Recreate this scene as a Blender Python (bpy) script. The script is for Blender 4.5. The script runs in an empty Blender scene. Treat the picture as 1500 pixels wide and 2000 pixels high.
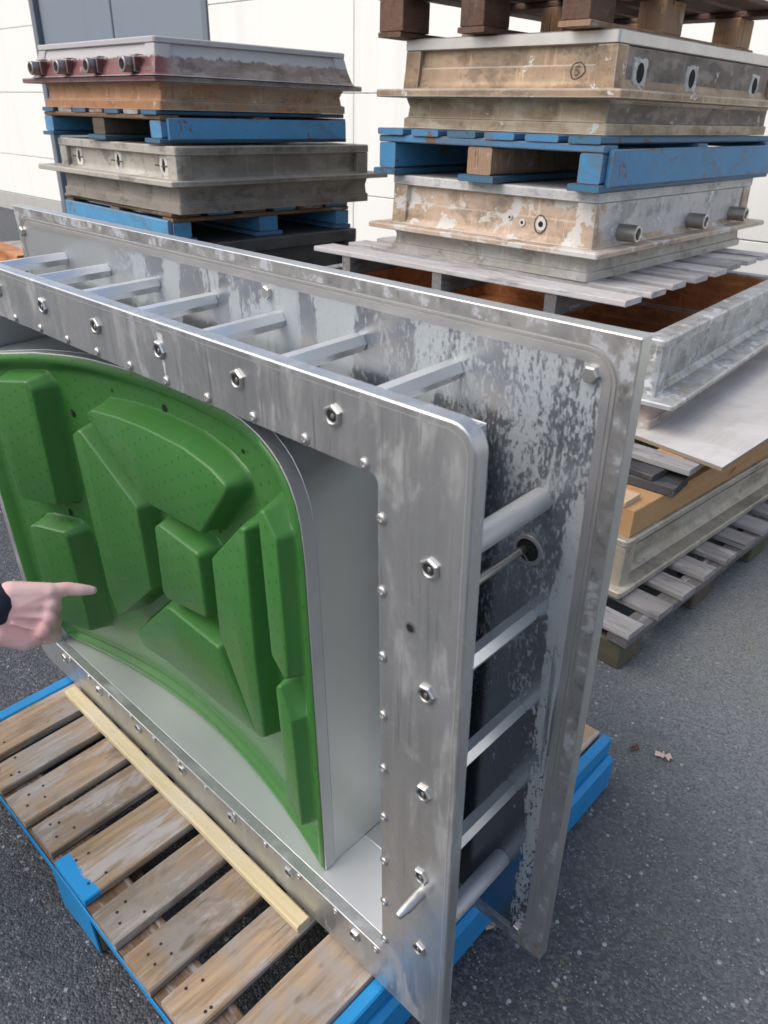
import bpy, bmesh, math, random
from mathutils import Vector, Matrix
random.seed(7)
R = math.radians
SC = bpy.context.scene
COL = SC.collection

# ------------------------------------------------------------------ camera
TH = R(2.3); DZ = -.042                       # the yard rises 2.3 degrees under the front mould
cd = bpy.data.cameras.new('camera'); cam = bpy.data.objects.new('camera', cd); COL.objects.link(cam)
cd.sensor_fit = 'VERTICAL'; cd.sensor_height = 24.0; cd.sensor_width = 18.0
cd.lens = 1474.514/2000*24.0
cam.matrix_world = Matrix(((.72569208, -.33516726, .60086097, .41018061),
                           (.68764881, .32466020, -.64941117, -.63005066),
                           (.02258572, .88445388, .46608070, 1.57122887),
                           (0, 0, 0, 1)))
cd.clip_start = .05; cd.clip_end = 400
cd.dof.use_dof = True; cd.dof.focus_distance = 1.75; cd.dof.aperture_fstop = 4.5
SC.camera = cam

# ------------------------------------------------------------------ sky, sun, exposure
SUN_EL, SUN_AZ = 50, 118                      # azimuth: direction the light comes from, degrees from +X counter-clockwise
w = bpy.data.worlds.new('World'); SC.world = w; w.use_nodes = True
nt = w.node_tree; bg = nt.nodes['Background']
sky = nt.nodes.new('ShaderNodeTexSky'); sky.sky_type = 'NISHITA'; sky.sun_disc = False
SUN_DIR = Vector((math.cos(R(SUN_EL))*math.cos(R(-118)), math.cos(R(SUN_EL))*math.sin(R(-118)), math.sin(R(SUN_EL))))
sky.sun_elevation = R(SUN_EL); sky.sun_rotation = math.atan2(SUN_DIR.x, SUN_DIR.y)
sky.air_density = 1.0; sky.dust_density = 3.9; sky.ozone_density = .5
nt.links.new(sky.outputs[0], bg.inputs[0]); bg.inputs[1].default_value = .15
sl = bpy.data.lights.new('sun', 'SUN'); so = bpy.data.objects.new('sun', sl); COL.objects.link(so)
sl.energy = .7; sl.angle = R(60); sl.color = (1, .99, .975)
so.rotation_euler = (-SUN_DIR).to_track_quat('-Z', 'Y').to_euler(); so.location = (0, -3, 8)
vs = SC.view_settings; vs.view_transform = 'Standard'; vs.look = 'None'; vs.gamma = 1; vs.use_curve_mapping = False
vs.exposure = .66

# ------------------------------------------------------------------ material helpers
class G:
    def __init__(s, name):
        s.m = bpy.data.materials.new(name); s.m.use_nodes = True
        s.nt = s.m.node_tree; s.b = s.nt.nodes['Principled BSDF']; s._co = None
    def n(s, t, **kw):
        x = s.nt.nodes.new('ShaderNode'+t)
        for k, v in kw.items(): setattr(x, k, v)
        return x
    def put(s, sock, v):
        if hasattr(v, 'is_output') or isinstance(v, bpy.types.NodeSocket): s.nt.links.new(v, sock)
        else:
            if sock.type == 'RGBA' and len(v) == 3: v = (*v, 1)
            sock.default_value = v
    @property
    def co(s):
        if s._co is None: s._co = s.n('TexCoord').outputs['Object']
        return s._co
    def xyz(s):
        x = s.n('SeparateXYZ'); s.put(x.inputs[0], s.co); return x.outputs
    def noise(s, scale=(1, 1, 1), sc=1., det=4, rough=.55, dist=0., off=(0, 0, 0)):
        mp = s.n('Mapping'); s.put(mp.inputs[0], s.co)
        mp.inputs['Scale'].default_value = scale; mp.inputs['Location'].default_value = off
        x = s.n('TexNoise'); s.put(x.inputs['Vector'], mp.outputs[0])
        x.inputs['Scale'].default_value = sc; x.inputs['Detail'].default_value = det
        x.inputs['Roughness'].default_value = rough; x.inputs['Distortion'].default_value = dist
        return x.outputs['Fac']
    def vor(s, sc, feature='F1', out='Distance', scale=(1, 1, 1)):
        mp = s.n('Mapping'); s.put(mp.inputs[0], s.co); mp.inputs['Scale'].default_value = scale
        x = s.n('TexVoronoi', feature=feature); s.put(x.inputs['Vector'], mp.outputs[0]); x.inputs['Scale'].default_value = sc
        return x.outputs[out]
    def st(s, v, a, b, lo=0., hi=1.):
        x = s.n('MapRange', interpolation_type='SMOOTHSTEP'); s.put(x.inputs['Value'], v)
        s.put(x.inputs['From Min'], a); s.put(x.inputs['From Max'], b)
        x.inputs['To Min'].default_value = lo; x.inputs['To Max'].default_value = hi
        return x.outputs['Result']
    def ma(s, op, a, b=0., c=0.):
        x = s.n('Math', operation=op); s.put(x.inputs[0], a); s.put(x.inputs[1], b)
        if op == 'MULTIPLY_ADD': s.put(x.inputs[2], c)
        return x.outputs[0]
    def mix(s, f, a, b):
        x = s.n('Mix', data_type='RGBA'); s.put(x.inputs[0], f); s.put(x.inputs[6], a); s.put(x.inputs[7], b)
        return x.outputs[2]
    def fm(s, f, a, b):
        x = s.n('Mix', data_type='FLOAT'); s.put(x.inputs[0], f); s.put(x.inputs[2], a); s.put(x.inputs[3], b)
        return x.outputs[0]
    def bump(s, h, st=.3, d=.002):
        x = s.n('Bump'); s.put(x.inputs['Height'], h); x.inputs['Strength'].default_value = st; x.inputs['Distance'].default_value = d
        s.put(s.b.inputs['Normal'], x.outputs[0])
    def set(s, col=None, rough=None, metal=None, spec=None):
        for k, v in (('Base Color', col), ('Roughness', rough), ('Metallic', metal), ('Specular IOR Level', spec)):
            if v is not None: s.put(s.b.inputs[k], v)
        return s.m
    def edge(s, rad=.006, a=.02, b=.12):
        bv = s.n('Bevel', samples=4); bv.inputs['Radius'].default_value = rad; ge = s.n('NewGeometry')
        d = s.n('VectorMath', operation='DOT_PRODUCT'); s.put(d.inputs[0], bv.outputs[0]); s.put(d.inputs[1], ge.outputs['Normal'])
        return s.st(s.ma('SUBTRACT', 1., d.outputs['Value']), a, b)
    def rnd(s):
        return s.n('ObjectInfo').outputs['Random']

def m_plain(name, col, rough=.5, metal=0., spec=.5):
    g = G(name); return g.set(col, rough, metal, spec)

def m_front_plate():
    g = G('milled aluminium'); streak = g.noise((60, 60, 1.6), 1, 6, .66); blot = g.noise((7, 7, 4.5), 1, 8, .70, .3); fine = g.noise((60, 60, 60), 1, 3)
    blot2 = g.noise((12, 12, 4.5), 1, 8, .74, .3, (3, 1, 7))
    dull = g.st(blot, .44, .60); dull2 = g.st(blot2, .52, .64)
    drip = g.st(g.noise((22, 22, 1.6), 1, 4, .6, .3, (1, 1, 4)), .62, .68)
    scr = g.st(g.noise((190, 190, 5), 1, 3, .5, .1, (7, 7, 7)), .62, .68); spk = g.st(g.noise((70, 70, 50), 1, 6, .72, 0, (3, 3, 3)), .56, .64)
    c = g.mix(streak, (.47, .49, .495), (.61, .63, .635)); c = g.mix(g.ma('MULTIPLY', dull, .55), c, (.41, .425, .435))
    c = g.mix(g.ma('MULTIPLY', spk, .35), c, (.68, .70, .70)); c = g.mix(g.ma('MULTIPLY', scr, .3), c, (.34, .35, .355))
    c = g.mix(g.ma('MULTIPLY', dull2, .3), c, (.64, .66, .665)); c = g.mix(g.ma('MULTIPLY', drip, .4), c, (.68, .70, .705))
    x, y, z = g.xyz()
    wob = g.ma('MULTIPLY_ADD', fine, .006, x)
    run = g.ma('MULTIPLY', g.st(g.ma('ABSOLUTE', g.ma('SUBTRACT', wob, .186)), g.ma('MULTIPLY_ADD', z, .11, -.1165), g.ma('MULTIPLY_ADD', z, .09, -.0975)), g.ma('MULTIPLY', g.st(z, 1.071, 1.075), g.st(z, 1.148, 1.142)))
    c = g.mix(g.ma('MULTIPLY', run, .8), c, (.76, .78, .79))
    r = g.fm(dull, .36, .47); r = g.fm(dull2, r, .56); r = g.ma('ADD', r, g.ma('MULTIPLY_ADD', streak, .18, -.07)); r = g.fm(run, r, .7); r = g.fm(g.ma('MULTIPLY', scr, .5), r, .25)
    g.bump(g.ma('ADD', streak, g.ma('MULTIPLY', fine, .3)), .10, .001)
    return g.set(c, r, .9)

def m_back_plate():
    # washed aluminium: clean mirror metal with islands of matt white residue that thin out downwards
    g = G('residue stained aluminium'); x, y, z = g.xyz()
    speck = g.noise((200, 200, 85), 1, 6, .72, .15); mid = g.noise((42, 42, 9), 1, 5, .62, .4); wide = g.noise((5, 5, 4), 1, 4, .55, .4)
    bands = g.noise((8.5, 8.5, .9), 1, 4, .55, .5, (2, 0, 9)); fine = g.noise((300, 300, 300), 1, 2)
    V = g.ma('MULTIPLY_ADD', mid, .24, g.ma('MULTIPLY', speck, .76))
    top = g.st(g.ma('MULTIPLY_ADD', bands, .9, z), 1.02, 1.62); b = g.st(bands, .43, .54)
    right = g.st(x, .34, .62)                              # more broken up towards the right end
    cov = g.ma('MULTIPLY', top, g.ma('MULTIPLY_ADD', b, g.fm(right, .78, .42), .24))
    low = g.ma('MULTIPLY', g.st(z, .15, .85, .10, .44), g.st(x, .1, .5, .6, 1.))
    cov = g.ma('MAXIMUM', cov, low)
    edge = g.ma('MULTIPLY', g.st(g.ma('ABSOLUTE', g.ma('SUBTRACT', g.ma('MULTIPLY_ADD', mid, .05, x), .790)), .034, .008), g.st(z, -.1, .7, .55, .85))
    edge = g.ma('MULTIPLY', edge, g.st(wide, .36, .56, .62, 1.)); cov = g.ma('MAXIMUM', cov, edge)
    left = g.st(x, -.12, -.42); cov = g.ma('MULTIPLY', cov, g.ma('SUBTRACT', 1., g.ma('MULTIPLY', left, .7)))
    thr = g.ma('MULTIPLY_ADD', cov, -.34, .68)
    mask = g.st(g.ma('SUBTRACT', V, thr), -.02, .045)
    brown = g.st(g.noise((7, 7, 9), 1, 4, .6, .3, (5, 5, 5)), .5, .7)
    upz = g.st(z, .55, 1.0); c = g.mix(brown, (.29, .305, .325), (.345, .335, .325)); c = g.mix(g.ma('MULTIPLY', left, .8), c, (.50, .525, .535))
    dr = g.st(g.noise((75, 75, 2.2), 1, 5, .7, .3, (6, 1, 2)), .60, .66); mask = g.ma('MULTIPLY', mask, g.ma('MULTIPLY_ADD', dr, -.8, 1.)); c = g.mix(mask, c, g.mix(fine, (.35, .385, .40), (.45, .485, .50)))
    g.bump(g.ma('ADD', mask, g.ma('MULTIPLY', speck, .3)), .22, .0006)
    r0 = g.fm(left, g.fm(upz, g.fm(wide, .18, .3), .36), .46)
    return g.set(c, g.fm(mask, r0, .62), g.fm(mask, g.fm(upz, .95, .82), .45))

def m_border():
    g = G('mottled plate border'); n = g.noise((22, 22, 22), 1, 8, .74, .1); f = g.noise((90, 90, 40), 1, 4, .6); b = g.noise((5, 5, 5), 1, 3)
    c = g.mix(b, (.43, .43, .425), (.48, .46, .44)); c = g.mix(g.st(n, .52, .58), c, (.60, .62, .65)); dt = g.noise((55, 55, 30), 1, 6, .75, 0, (4, 4, 4)); c = g.mix(g.ma('MULTIPLY', g.st(dt, .55, .64), .7), c, (.27, .245, .22)); c = g.mix(g.st(n, .42, .34), c, (.33, .32, .31))
    g.bump(f, .15, .001); return g.set(c, g.fm(g.st(n, .4, .6), .34, .55), .85)

def m_metal(name, col, r0, r1, metal=1., sc=(40, 40, 40), bump=.06, dark=.8):
    g = G(name); n = g.noise(sc, 1, 4, .6); b = g.noise((7, 7, 7), 1, 4, .6, .4)
    c = g.mix(b, tuple(k*dark for k in col), col)
    g.bump(n, bump, .001); return g.set(c, g.fm(n, r0, r1), metal)

def m_green():
    g = G('green moulded plastic'); x, y, z = g.xyz()
    # a staggered pattern of shallow dimples
    cx = g.n('CombineXYZ'); g.put(cx.inputs[0], g.ma('MULTIPLY_ADD', x, 31., g.ma('MULTIPLY', z, 17.))); g.put(cx.inputs[1], g.ma('MULTIPLY_ADD', z, 31., g.ma('MULTIPLY', x, -17.)))
    v = g.n('TexVoronoi', feature='F1', voronoi_dimensions='2D'); v.inputs['Randomness'].default_value = .12; g.put(v.inputs['Vector'], cx.outputs[0]); v.inputs['Scale'].default_value = 1.0
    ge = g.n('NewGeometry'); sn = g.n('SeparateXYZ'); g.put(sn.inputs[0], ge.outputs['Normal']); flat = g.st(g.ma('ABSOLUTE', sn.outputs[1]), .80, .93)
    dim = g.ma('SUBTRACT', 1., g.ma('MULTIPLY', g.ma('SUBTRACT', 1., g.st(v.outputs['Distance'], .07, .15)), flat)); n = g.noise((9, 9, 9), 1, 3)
    dirt = g.st(g.noise((30, 30, 30), 1, 5, .7), .66, .75)
    c = g.mix(n, (.034, .146, .028), (.045, .170, .034)); c = g.mix(g.ma('MULTIPLY', dirt, .35), c, (.05, .08, .02))
    dust = g.st(g.noise((6, 6, 6), 1, 8, .75, 0, (2, 2, 2)), .5, .68); scuf = g.st(g.noise((4, 60, 60), 1, 4, .6, .4, (1, 3, 8)), .68, .74)
    c = g.mix(g.ma('MULTIPLY', dust, .22), c, (.12, .21, .10)); c = g.mix(g.ma('MULTIPLY', scuf, .18), c, (.16, .26, .14))
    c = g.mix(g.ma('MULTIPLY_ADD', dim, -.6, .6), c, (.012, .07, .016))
    g.bump(dim, .22, .0012)
    return g.set(c, g.fm(n, .34, .46), 0., .4)

def m_wood(name, ca, cb, cc, axis='y', rough=.75, scuff=0., scuffc=(.42, .41, .43), knots=.5, sc=1., blue_edge=None):
    g = G(name); st = {'x': (2.6, 66, 66), 'y': (66, 2.6, 66), 'z': (66, 66, 2.6)}[axis]
    st = tuple(k*sc for k in st)
    rn = g.rnd(); off = g.ma('MULTIPLY', rn, 37.)
    ad = g.n('VectorMath', operation='ADD'); g.put(ad.inputs[0], g.co); cx = g.n('CombineXYZ')
    for i in range(3): g.put(cx.inputs[i], off)
    g.put(ad.inputs[1], cx.outputs[0]); raw = g.co; g._co = ad.outputs[0]
    grain = g.noise(st, 1, 8, .72, .4); blot = g.noise((6, 6, 6), 1, 4, .6, .5)
    kn = g.st(g.noise({'x': (8, 22, 22), 'y': (22, 8, 22), 'z': (22, 22, 8)}[axis], 1, 2, .5, .2, (4, 4, 4)), .70, .76)
    c = g.mix(g.st(grain, .35, .65), ca, cb); c = g.mix(g.st(blot, .42, .66), c, cc)
    c = g.mix(g.ma('MULTIPLY', kn, knots), c, tuple(k*.22 for k in ca))
    hs = g.n('HueSaturation'); g.put(hs.inputs['Value'], g.ma('MULTIPLY_ADD', rn, .4, .8)); g.put(hs.inputs['Color'], c); c = hs.outputs[0]
    if scuff:
        gr2 = g.noise(tuple(k*1.9 for k in st), 1, 4, .65, .3, (3, 3, 3))
        pat = g.ma('MULTIPLY_ADD', gr2, .42, g.noise((11, 4, 11) if axis == 'y' else (4, 11, 11), 1, 6, .7, .5, (8, 3, 2)))
        sm = g.st(pat, .78-scuff*.10, .92-scuff*.08)
        c = g.mix(g.ma('MULTIPLY', sm, .8), c, scuffc)
        crk = g.st(g.noise(tuple(k*(1.6 if k > 10 else .8) for k in st), 1, 3, .5, .2, (5, 9, 1)), .69, .71); c = g.mix(g.ma('MULTIPLY', crk, .8), c, (.04, .03, .022))
        dk = g.st(g.ma('MULTIPLY_ADD', gr2, .35, g.noise((9, 3.2, 9) if axis == 'y' else (3.2, 9, 9), 1, 5, .7, .6, (1, 7, 5))), .70, .84)
        c = g.mix(g.ma('MULTIPLY', dk, .65), c, tuple(k*.42 for k in ca))
        vs_ = g.n('TexVoronoi', feature='F1'); g.put(vs_.inputs['Vector'], g.co); vs_.inputs['Scale'].default_value = 9.; sc_ = g.n('SeparateColor'); g.put(sc_.inputs[0], vs_.outputs['Color'])
        spot = g.ma('MULTIPLY', g.st(vs_.outputs['Distance'], .075, .045), g.st(sc_.outputs[0], .55, .6)); c = g.mix(g.ma('MULTIPLY', spot, .85), c, (.03, .024, .02))
    if blue_edge is not None:
        g._co = raw; yy = g.xyz()[1]; jag = g.noise((28, 28, 28), 1, 5, .7)
        be = g.st(g.ma('MULTIPLY_ADD', jag, .045, yy), blue_edge+.040, blue_edge+.036)
        c = g.mix(be, c, (.02, .26, .57))
    g.bump(g.ma('ADD', grain, g.ma('MULTIPLY', blot, .4)), .35, .002)
    return g.set(c, rough, 0., .3)

def m_bluepaint(name, col, chip=.5, chipc=(.22, .13, .08), rough=.55):
    g = G(name); n = g.noise((9, 9, 9), 1, 6, .7, .7); f = g.noise((60, 60, 60), 1, 4); b = g.noise((3, 3, 3), 1, 3)
    gr = g.noise((4, 70, 70), 1, 3, .6)
    ch = g.st(n, .72-chip*.12, .735-chip*.12)
    if chip > .3: ch = g.ma('MAXIMUM', ch, g.st(g.ma('MULTIPLY_ADD', n, .9, g.edge(.009)), .98, 1.05))
    c = g.mix(b, tuple(k*.72 for k in col), tuple(min(1, k*1.15) for k in col)); c = g.mix(g.ma('MULTIPLY', f, .3), c, tuple(k*.5 for k in col))
    grime = g.st(g.noise((5, 5, 8), 1, 6, .7, .8, (4, 4, 1)), .46, .68); c = g.mix(g.ma('MULTIPLY', grime, .55*min(1, chip+.1)), c, (.10, .115, .115))
    c = g.mix(g.ma('MULTIPLY', g.st(gr, .55, .75), .35), c, tuple(k*.55 for k in col))
    c = g.mix(ch, c, g.mix(f, chipc, tuple(k*.5 for k in chipc))); g.bump(g.ma('ADD', f, g.ma('MULTIPLY_ADD', gr, .6, g.ma('MULTIPLY', ch, -2.))), .3, .001)
    return g.set(c, rough, 0., .3)

def m_stain(name, base, c2, c3, chalk=(.62, .62, .60), chalk_amt=.5, metal=.25, rough=.55, sc=1., top=None, topc=None, near=None):
    g = G(name); x, y, z = g.xyz()
    n1 = g.noise((3*sc, 3*sc, 5*sc), 1, 5, .6, .2); n2 = g.noise((5*sc, 5*sc, 14*sc), 1, 5, .62, .15, (3, 6, 1)); n3 = g.noise((7*sc, 7*sc, 9*sc), 1, 8, .7, .1, (9, 2, 4))
    st = g.noise((26, 26, 3), 1, 4, .6)
    f = g.noise((70, 70, 70), 1, 4)
    c = g.mix(g.st(n1, .38, .62), base, c2); c = g.mix(g.ma('MULTIPLY', g.st(n2, .46, .64), .8), c, c3)
    c = g.mix(g.ma('MULTIPLY', g.st(st, .45, .7), .25), c, tuple(k*.55 for k in base))
    if near is not None:
        nm = g.st(g.ma('MULTIPLY_ADD', n1, .12, y), near[0]+.12, near[0]+.02); c = g.mix(g.ma('MULTIPLY', nm, near[2]), c, near[1])
    gm = g.noise((6*sc, 6*sc, 10*sc), 1, 8, .72, .1, (5, 8, 3)); c = g.mix(g.ma('MULTIPLY', g.st(gm, .50, .62), .55), c, tuple(k*.38 for k in c2))
    rn_ = g.noise((34, 34, 1.8), 1, 5, .65, .2, (2, 9, 9)); c = g.mix(g.ma('MULTIPLY', g.st(rn_, .58, .68), .5), c, tuple(min(.7, k*1.5) for k in base))
    c = g.mix(g.ma('MULTIPLY', g.st(rn_, .40, .32), .4), c, tuple(k*.45 for k in c3))
    c = g.mix(g.ma('MULTIPLY', g.st(f, .58, .72), .35), c, tuple(k*.5 for k in base))
    ed = g.edge(.008); c = g.mix(g.ma('MULTIPLY', g.st(g.ma('MULTIPLY_ADD', n3, .8, ed), .75, 1.1), .7), c, topc or chalk)
    ck = g.st(n3, .70-chalk_amt*.2, .715-chalk_amt*.2)
    if top is not None:
        tm = g.st(g.ma('MULTIPLY_ADD', rn_, .035, g.ma('MULTIPLY_ADD', n3, .06, z)), top+.034, top+.042); ck = g.ma('MAXIMUM', ck, tm)
    c = g.mix(g.ma('MULTIPLY', ck, .85), c, topc or chalk)
    g.bump(g.ma('ADD', f, g.ma('MULTIPLY', ck, 1.2)), .3, .001)
    return g.set(c, g.fm(ck, rough, .75), g.fm(ck, metal, .05), .4)

def m_asphalt():
    g = G('worn asphalt'); cell = g.n('TexVoronoi', feature='F1'); g.put(cell.inputs['Vector'], g.co); cell.inputs['Scale'].default_value = 185
    cell2 = g.n('TexVoronoi', feature='F1'); g.put(cell2.inputs['Vector'], g.co); cell2.inputs['Scale'].default_value = 75
    sp = g.n('SeparateColor'); g.put(sp.inputs[0], cell.outputs['Color']); sp2 = g.n('SeparateColor'); g.put(sp2.inputs[0], cell2.outputs['Color'])
    big = g.noise((1.1, 1.1, 1.1), 1, 5, .6, .4); mid = g.noise((14, 14, 14), 1, 5, .6)
    x, y, z = g.xyz()
    c = g.mix(g.ma('POWER', sp.outputs[0], 2.2), (.031, .035, .041), (.100, .109, .120))
    bright = g.ma('MULTIPLY', g.st(sp2.outputs[1], .955, .97), g.st(cell2.outputs['Distance'], .45, .3)); c = g.mix(bright, c, (.29, .30, .31))
    bright2 = g.ma('MULTIPLY', g.st(sp.outputs[2], .95, .96), g.st(cell.outputs['Distance'], .5, .3)); c = g.mix(bright2, c, (.24, .25, .26))
    pit = g.st(mid, .5, .68); c = g.mix(g.ma('MULTIPLY', pit, .4), c, (.020, .022, .027))
    # stronger open-sky light painted in as paler asphalt towards the stacks, plus moss
    far = g.st(g.ma('MULTIPLY_ADD', big, .9, g.ma('MULTIPLY_ADD', x, .75, y)), .75, 2.0)
    c = g.mix(g.ma('MULTIPLY', far, g.ma('MULTIPLY_ADD', sp.outputs[1], .6, .3)), c, (.20, .215, .215))
    moss = g.ma('MULTIPLY', g.st(g.noise((2.3, 2.3, 2.3), 1, 6, .7, .5, (7, 1, 0)), .54, .70), far); c = g.mix(g.ma('MULTIPLY', moss, .55), c, (.13, .145, .085))
    yel = g.ma('MULTIPLY', g.st(g.ma('ABSOLUTE', g.ma('SUBTRACT', g.ma('MULTIPLY_ADD', y, .55, x), .235)), .035, .0), g.ma('MULTIPLY', g.st(y, .22, .30), g.st(y, .46, .40)))
    c = g.mix(g.ma('MULTIPLY', g.ma('MULTIPLY', yel, g.st(mid, .42, .6)), g.ma('MULTIPLY', sp.outputs[0], .8)), c, (.20, .16, .06))
    g.bump(g.ma('MULTIPLY_ADD', cell.outputs['Distance'], -1., g.ma('MULTIPLY', cell2.outputs['Distance'], -1.)), .55, .004)
    return g.set(c, .62, 0., .45)

def m_wall(name, col, streak=.25):
    g = G(name); n = g.noise((.8, .8, .8), 1, 5, .6); s = g.noise((2.6, 2.6, .25), 1, 5, .6); f = g.noise((40, 40, 40), 1, 4)
    c = g.mix(g.ma('MULTIPLY', g.st(s, .5, .75), streak), col, tuple(k*.72 for k in (col[0], col[1], col[2]*.94))); c = g.mix(g.ma('MULTIPLY', n, .15), c, tuple(k*.85 for k in col))
    g.bump(f, .08, .002); return g.set(c, .6, 0., .3)

def m_skin():
    g = G('skin'); n = g.noise((22, 22, 22), 1, 4); p = g.st(g.noise((14, 14, 14), 1, 2), .45, .65)
    c = g.mix(n, (.66, .43, .39), (.76, .54, .50)); c = g.mix(g.ma('MULTIPLY', p, .55), c, (.66, .30, .29))
    g.b.inputs['Subsurface Weight'].default_value = .06; g.b.inputs['Subsurface Radius'].default_value = (.012, .004, .003)
    g.bump(g.noise((180, 180, 180), 1, 3), .08, .0008); return g.set(c, .5, 0., .4)

MT = {}
MT['front'] = m_front_plate(); MT['back'] = m_back_plate()
MT['border'] = m_border()
MT['post'] = m_metal('drawn aluminium bar', (.83, .845, .845), .30, .44, .85, (60, 6, 60), .08, .92)
MT['round'] = m_metal('dull cast tube', (.62, .63, .63), .45, .65, .7, (30, 30, 30), .12, .7)
MT['zinc'] = m_metal('zinc plated steel', (.60, .60, .585), .34, .46, 1., (60, 60, 60), .03)
MT['sheet'] = m_metal('aluminium sheet', (.55, .57, .56), .34, .44, .93, (12, 12, 12), .02, .88)
MT['tray'] = m_metal('satin aluminium sheet', (.70, .73, .75), .42, .5, .8, (12, 12, 12), .02, .92)
MT['band'] = m_metal('welded aluminium edge', (.55, .57, .585), .4, .6, .8, (50, 50, 50), .25, .75)
MT['groove'] = m_metal('dirty sealing groove', (.52, .51, .50), .4, .55, .85, (60, 60, 30), .3, .8)
MT['black'] = m_plain('black oxide', (.018, .019, .021), .4)
MT['hole'] = m_plain('dark opening', (.006, .006, .007), .9)
MT['green'] = m_green()
MT['deck'] = m_wood('scuffed pallet deck', (.39, .28, .175), (.24, .17, .11), (.275, .25, .225), 'y', .75, .95, (.40, .375, .365), .6, 1., -.592)
MT['deckblue'] = m_wood('scuffed pallet deck with a blue painted end', (.38, .28, .18), (.25, .18, .11), (.29, .25, .205), 'y', .75, .9, (.42, .40, .39), .6, 1., -.552)
MT['cross'] = m_wood('brown pallet wood', (.20, .125, .07), (.13, .078, .042), (.17, .11, .07), 'x', .8, .15)
MT['bluebright'] = m_bluepaint('bright blue pallet paint', (.016, .25, .56), .25, (.3, .2, .12), .5)
MT['blue'] = m_bluepaint('weathered blue pallet paint', (.06, .24, .45), .9)
MT['blueL'] = m_bluepaint('faded blue pallet paint', (.09, .31, .54), .8)
MT['bluedark'] = m_bluepaint('grimy blue pallet paint', (.045, .16, .28), .8, (.10, .09, .09))
MT['greyboard'] = m_wood('weathered grey boards', (.29, .285, .28), (.20, .195, .19), (.24, .235, .235), 'x', .85, .3, (.42, .42, .43))
MT['greyboardy'] = m_wood('weathered grey stringers', (.17, .165, .165), (.115, .11, .11), (.15, .145, .14), 'y', .85, .1)
MT['mossblock'] = m_wood('mossy pallet block', (.13, .105, .08), (.085, .07, .055), (.075, .085, .045), 'x', .9, 0)
MT['paleboard'] = m_wood('bleached pale slats', (.47, .46, .46), (.38, .37, .37), (.42, .40, .39), 'x', .8, .3, (.55, .56, .58), .5)
MT['timber'] = m_wood('orange construction timber', (.46, .27, .12), (.36, .19, .075), (.42, .26, .13), 'y', .7, 0, knots=.7)
MT['lightwood'] = m_wood('light pine board', (.50, .38, .25), (.42, .30, .18), (.46, .36, .26), 'x', .75, 0)
MT['darkplank'] = m_wood('tarred dark plank', (.055, .056, .06), (.03, .03, .033), (.075, .076, .08), 'x', .7, .35, (.17, .17, .18))
MT['batten'] = m_wood('pale yellow batten', (.72, .62, .38), (.64, .53, .31), (.70, .62, .43), 'x', .65, 0, knots=.25)
MT['brownwood'] = m_wood('dark brown pallet wood', (.15, .085, .06), (.095, .052, .038), (.125, .075, .055), 'y', .75, .1, (.2, .17, .15))
MT['endgrain'] = m_wood('sawn pine block', (.34, .22, .13), (.22, .13, .075), (.27, .18, .12), 'z', .8, .1)
MT['chip'] = m_wood('chipboard face', (.44, .43, .42), (.38, .37, .36), (.47, .465, .46), 'y', .65, 0, (.52, .53, .55), .05, .4)
MT['chipedge'] = m_wall('chipboard edge', (.24, .20, .16), .6)
MT['red'] = m_stain('maroon stained casting', (.25, .205, .18), (.19, .155, .125), (.31, .275, .255), (.55, .53, .52), .05, .2, .5, 1.6, .222, (.45, .455, .46), (.03, (.17, .045, .05), .9))
MT['rustskirt'] = m_stain('rust washed casting', (.37, .265, .175), (.33, .18, .09), (.27, .21, .16), (.52, .48, .42), .22, .2, .6, 1.2, near=(.02, (.40, .17, .065), .75))
MT['olive'] = m_stain('grey green casting', (.23, .21, .175), (.18, .165, .135), (.27, .25, .21), (.45, .43, .40), .0, .35, .5, .8, near=(.02, (.50, .475, .42), .85))
MT['olived'] = m_stain('dull grey casting', (.20, .18, .15), (.15, .135, .115), (.24, .21, .17), (.4, .38, .35), .0, .3, .55, 1., near=(.02, (.33, .30, .26), .8))
MT['tan5'] = m_stain('scorched brown casting', (.34, .245, .16), (.25, .175, .115), (.41, .315, .215), (.60, .60, .57), .42, .25, .5, .9)
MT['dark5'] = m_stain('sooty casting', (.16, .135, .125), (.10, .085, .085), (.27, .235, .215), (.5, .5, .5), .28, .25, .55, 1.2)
MT['skirt5'] = m_stain('yellowed casting', (.44, .34, .225), (.31, .23, .145), (.52, .45, .345), (.66, .65, .60), .3, .2, .6, 1.1)
MT['rim5'] = m_metal('bright worn rim', (.62, .61, .60), .3, .55, .7, (30, 30, 30), .2, .65)
MT['tan6'] = m_stain('peach stained casting', (.46, .35, .265), (.40, .30, .21), (.50, .41, .34), (.55, .55, .525), .82, .15, .6, .9)
MT['white6'] = m_stain('white oxidised casting', (.52, .525, .53), (.44, .44, .445), (.56, .55, .54), (.66, .67, .68), .4, .2, .6, 1.)
MT['skirt6'] = m_stain('chalky casting', (.50, .48, .43), (.44, .41, .36), (.54, .53, .50), (.60, .60, .57), .4, .1, .7, 1.)
MT['frosty'] = m_stain('frosted aluminium casting', (.48, .50, .515), (.36, .37, .37), (.33, .315, .27), (.62, .65, .68), .55, .3, .5, 1.6)
MT['pinkskirt'] = m_stain('pink stained casting', (.46, .42, .38), (.36, .25, .22), (.44, .40, .33), (.55, .53, .50), .3, .1, .65, 1.8)
MT['rust'] = m_stain('rust brown lining', (.52, .22, .085), (.36, .135, .05), (.58, .28, .11), (.28, .13, .06), .1, .1, .6, 1.)
MT['beige'] = m_stain('beige green casting', (.40, .36, .295), (.33, .295, .235), (.44, .41, .35), (.46, .45, .40), .3, .2, .55, .9)
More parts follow.
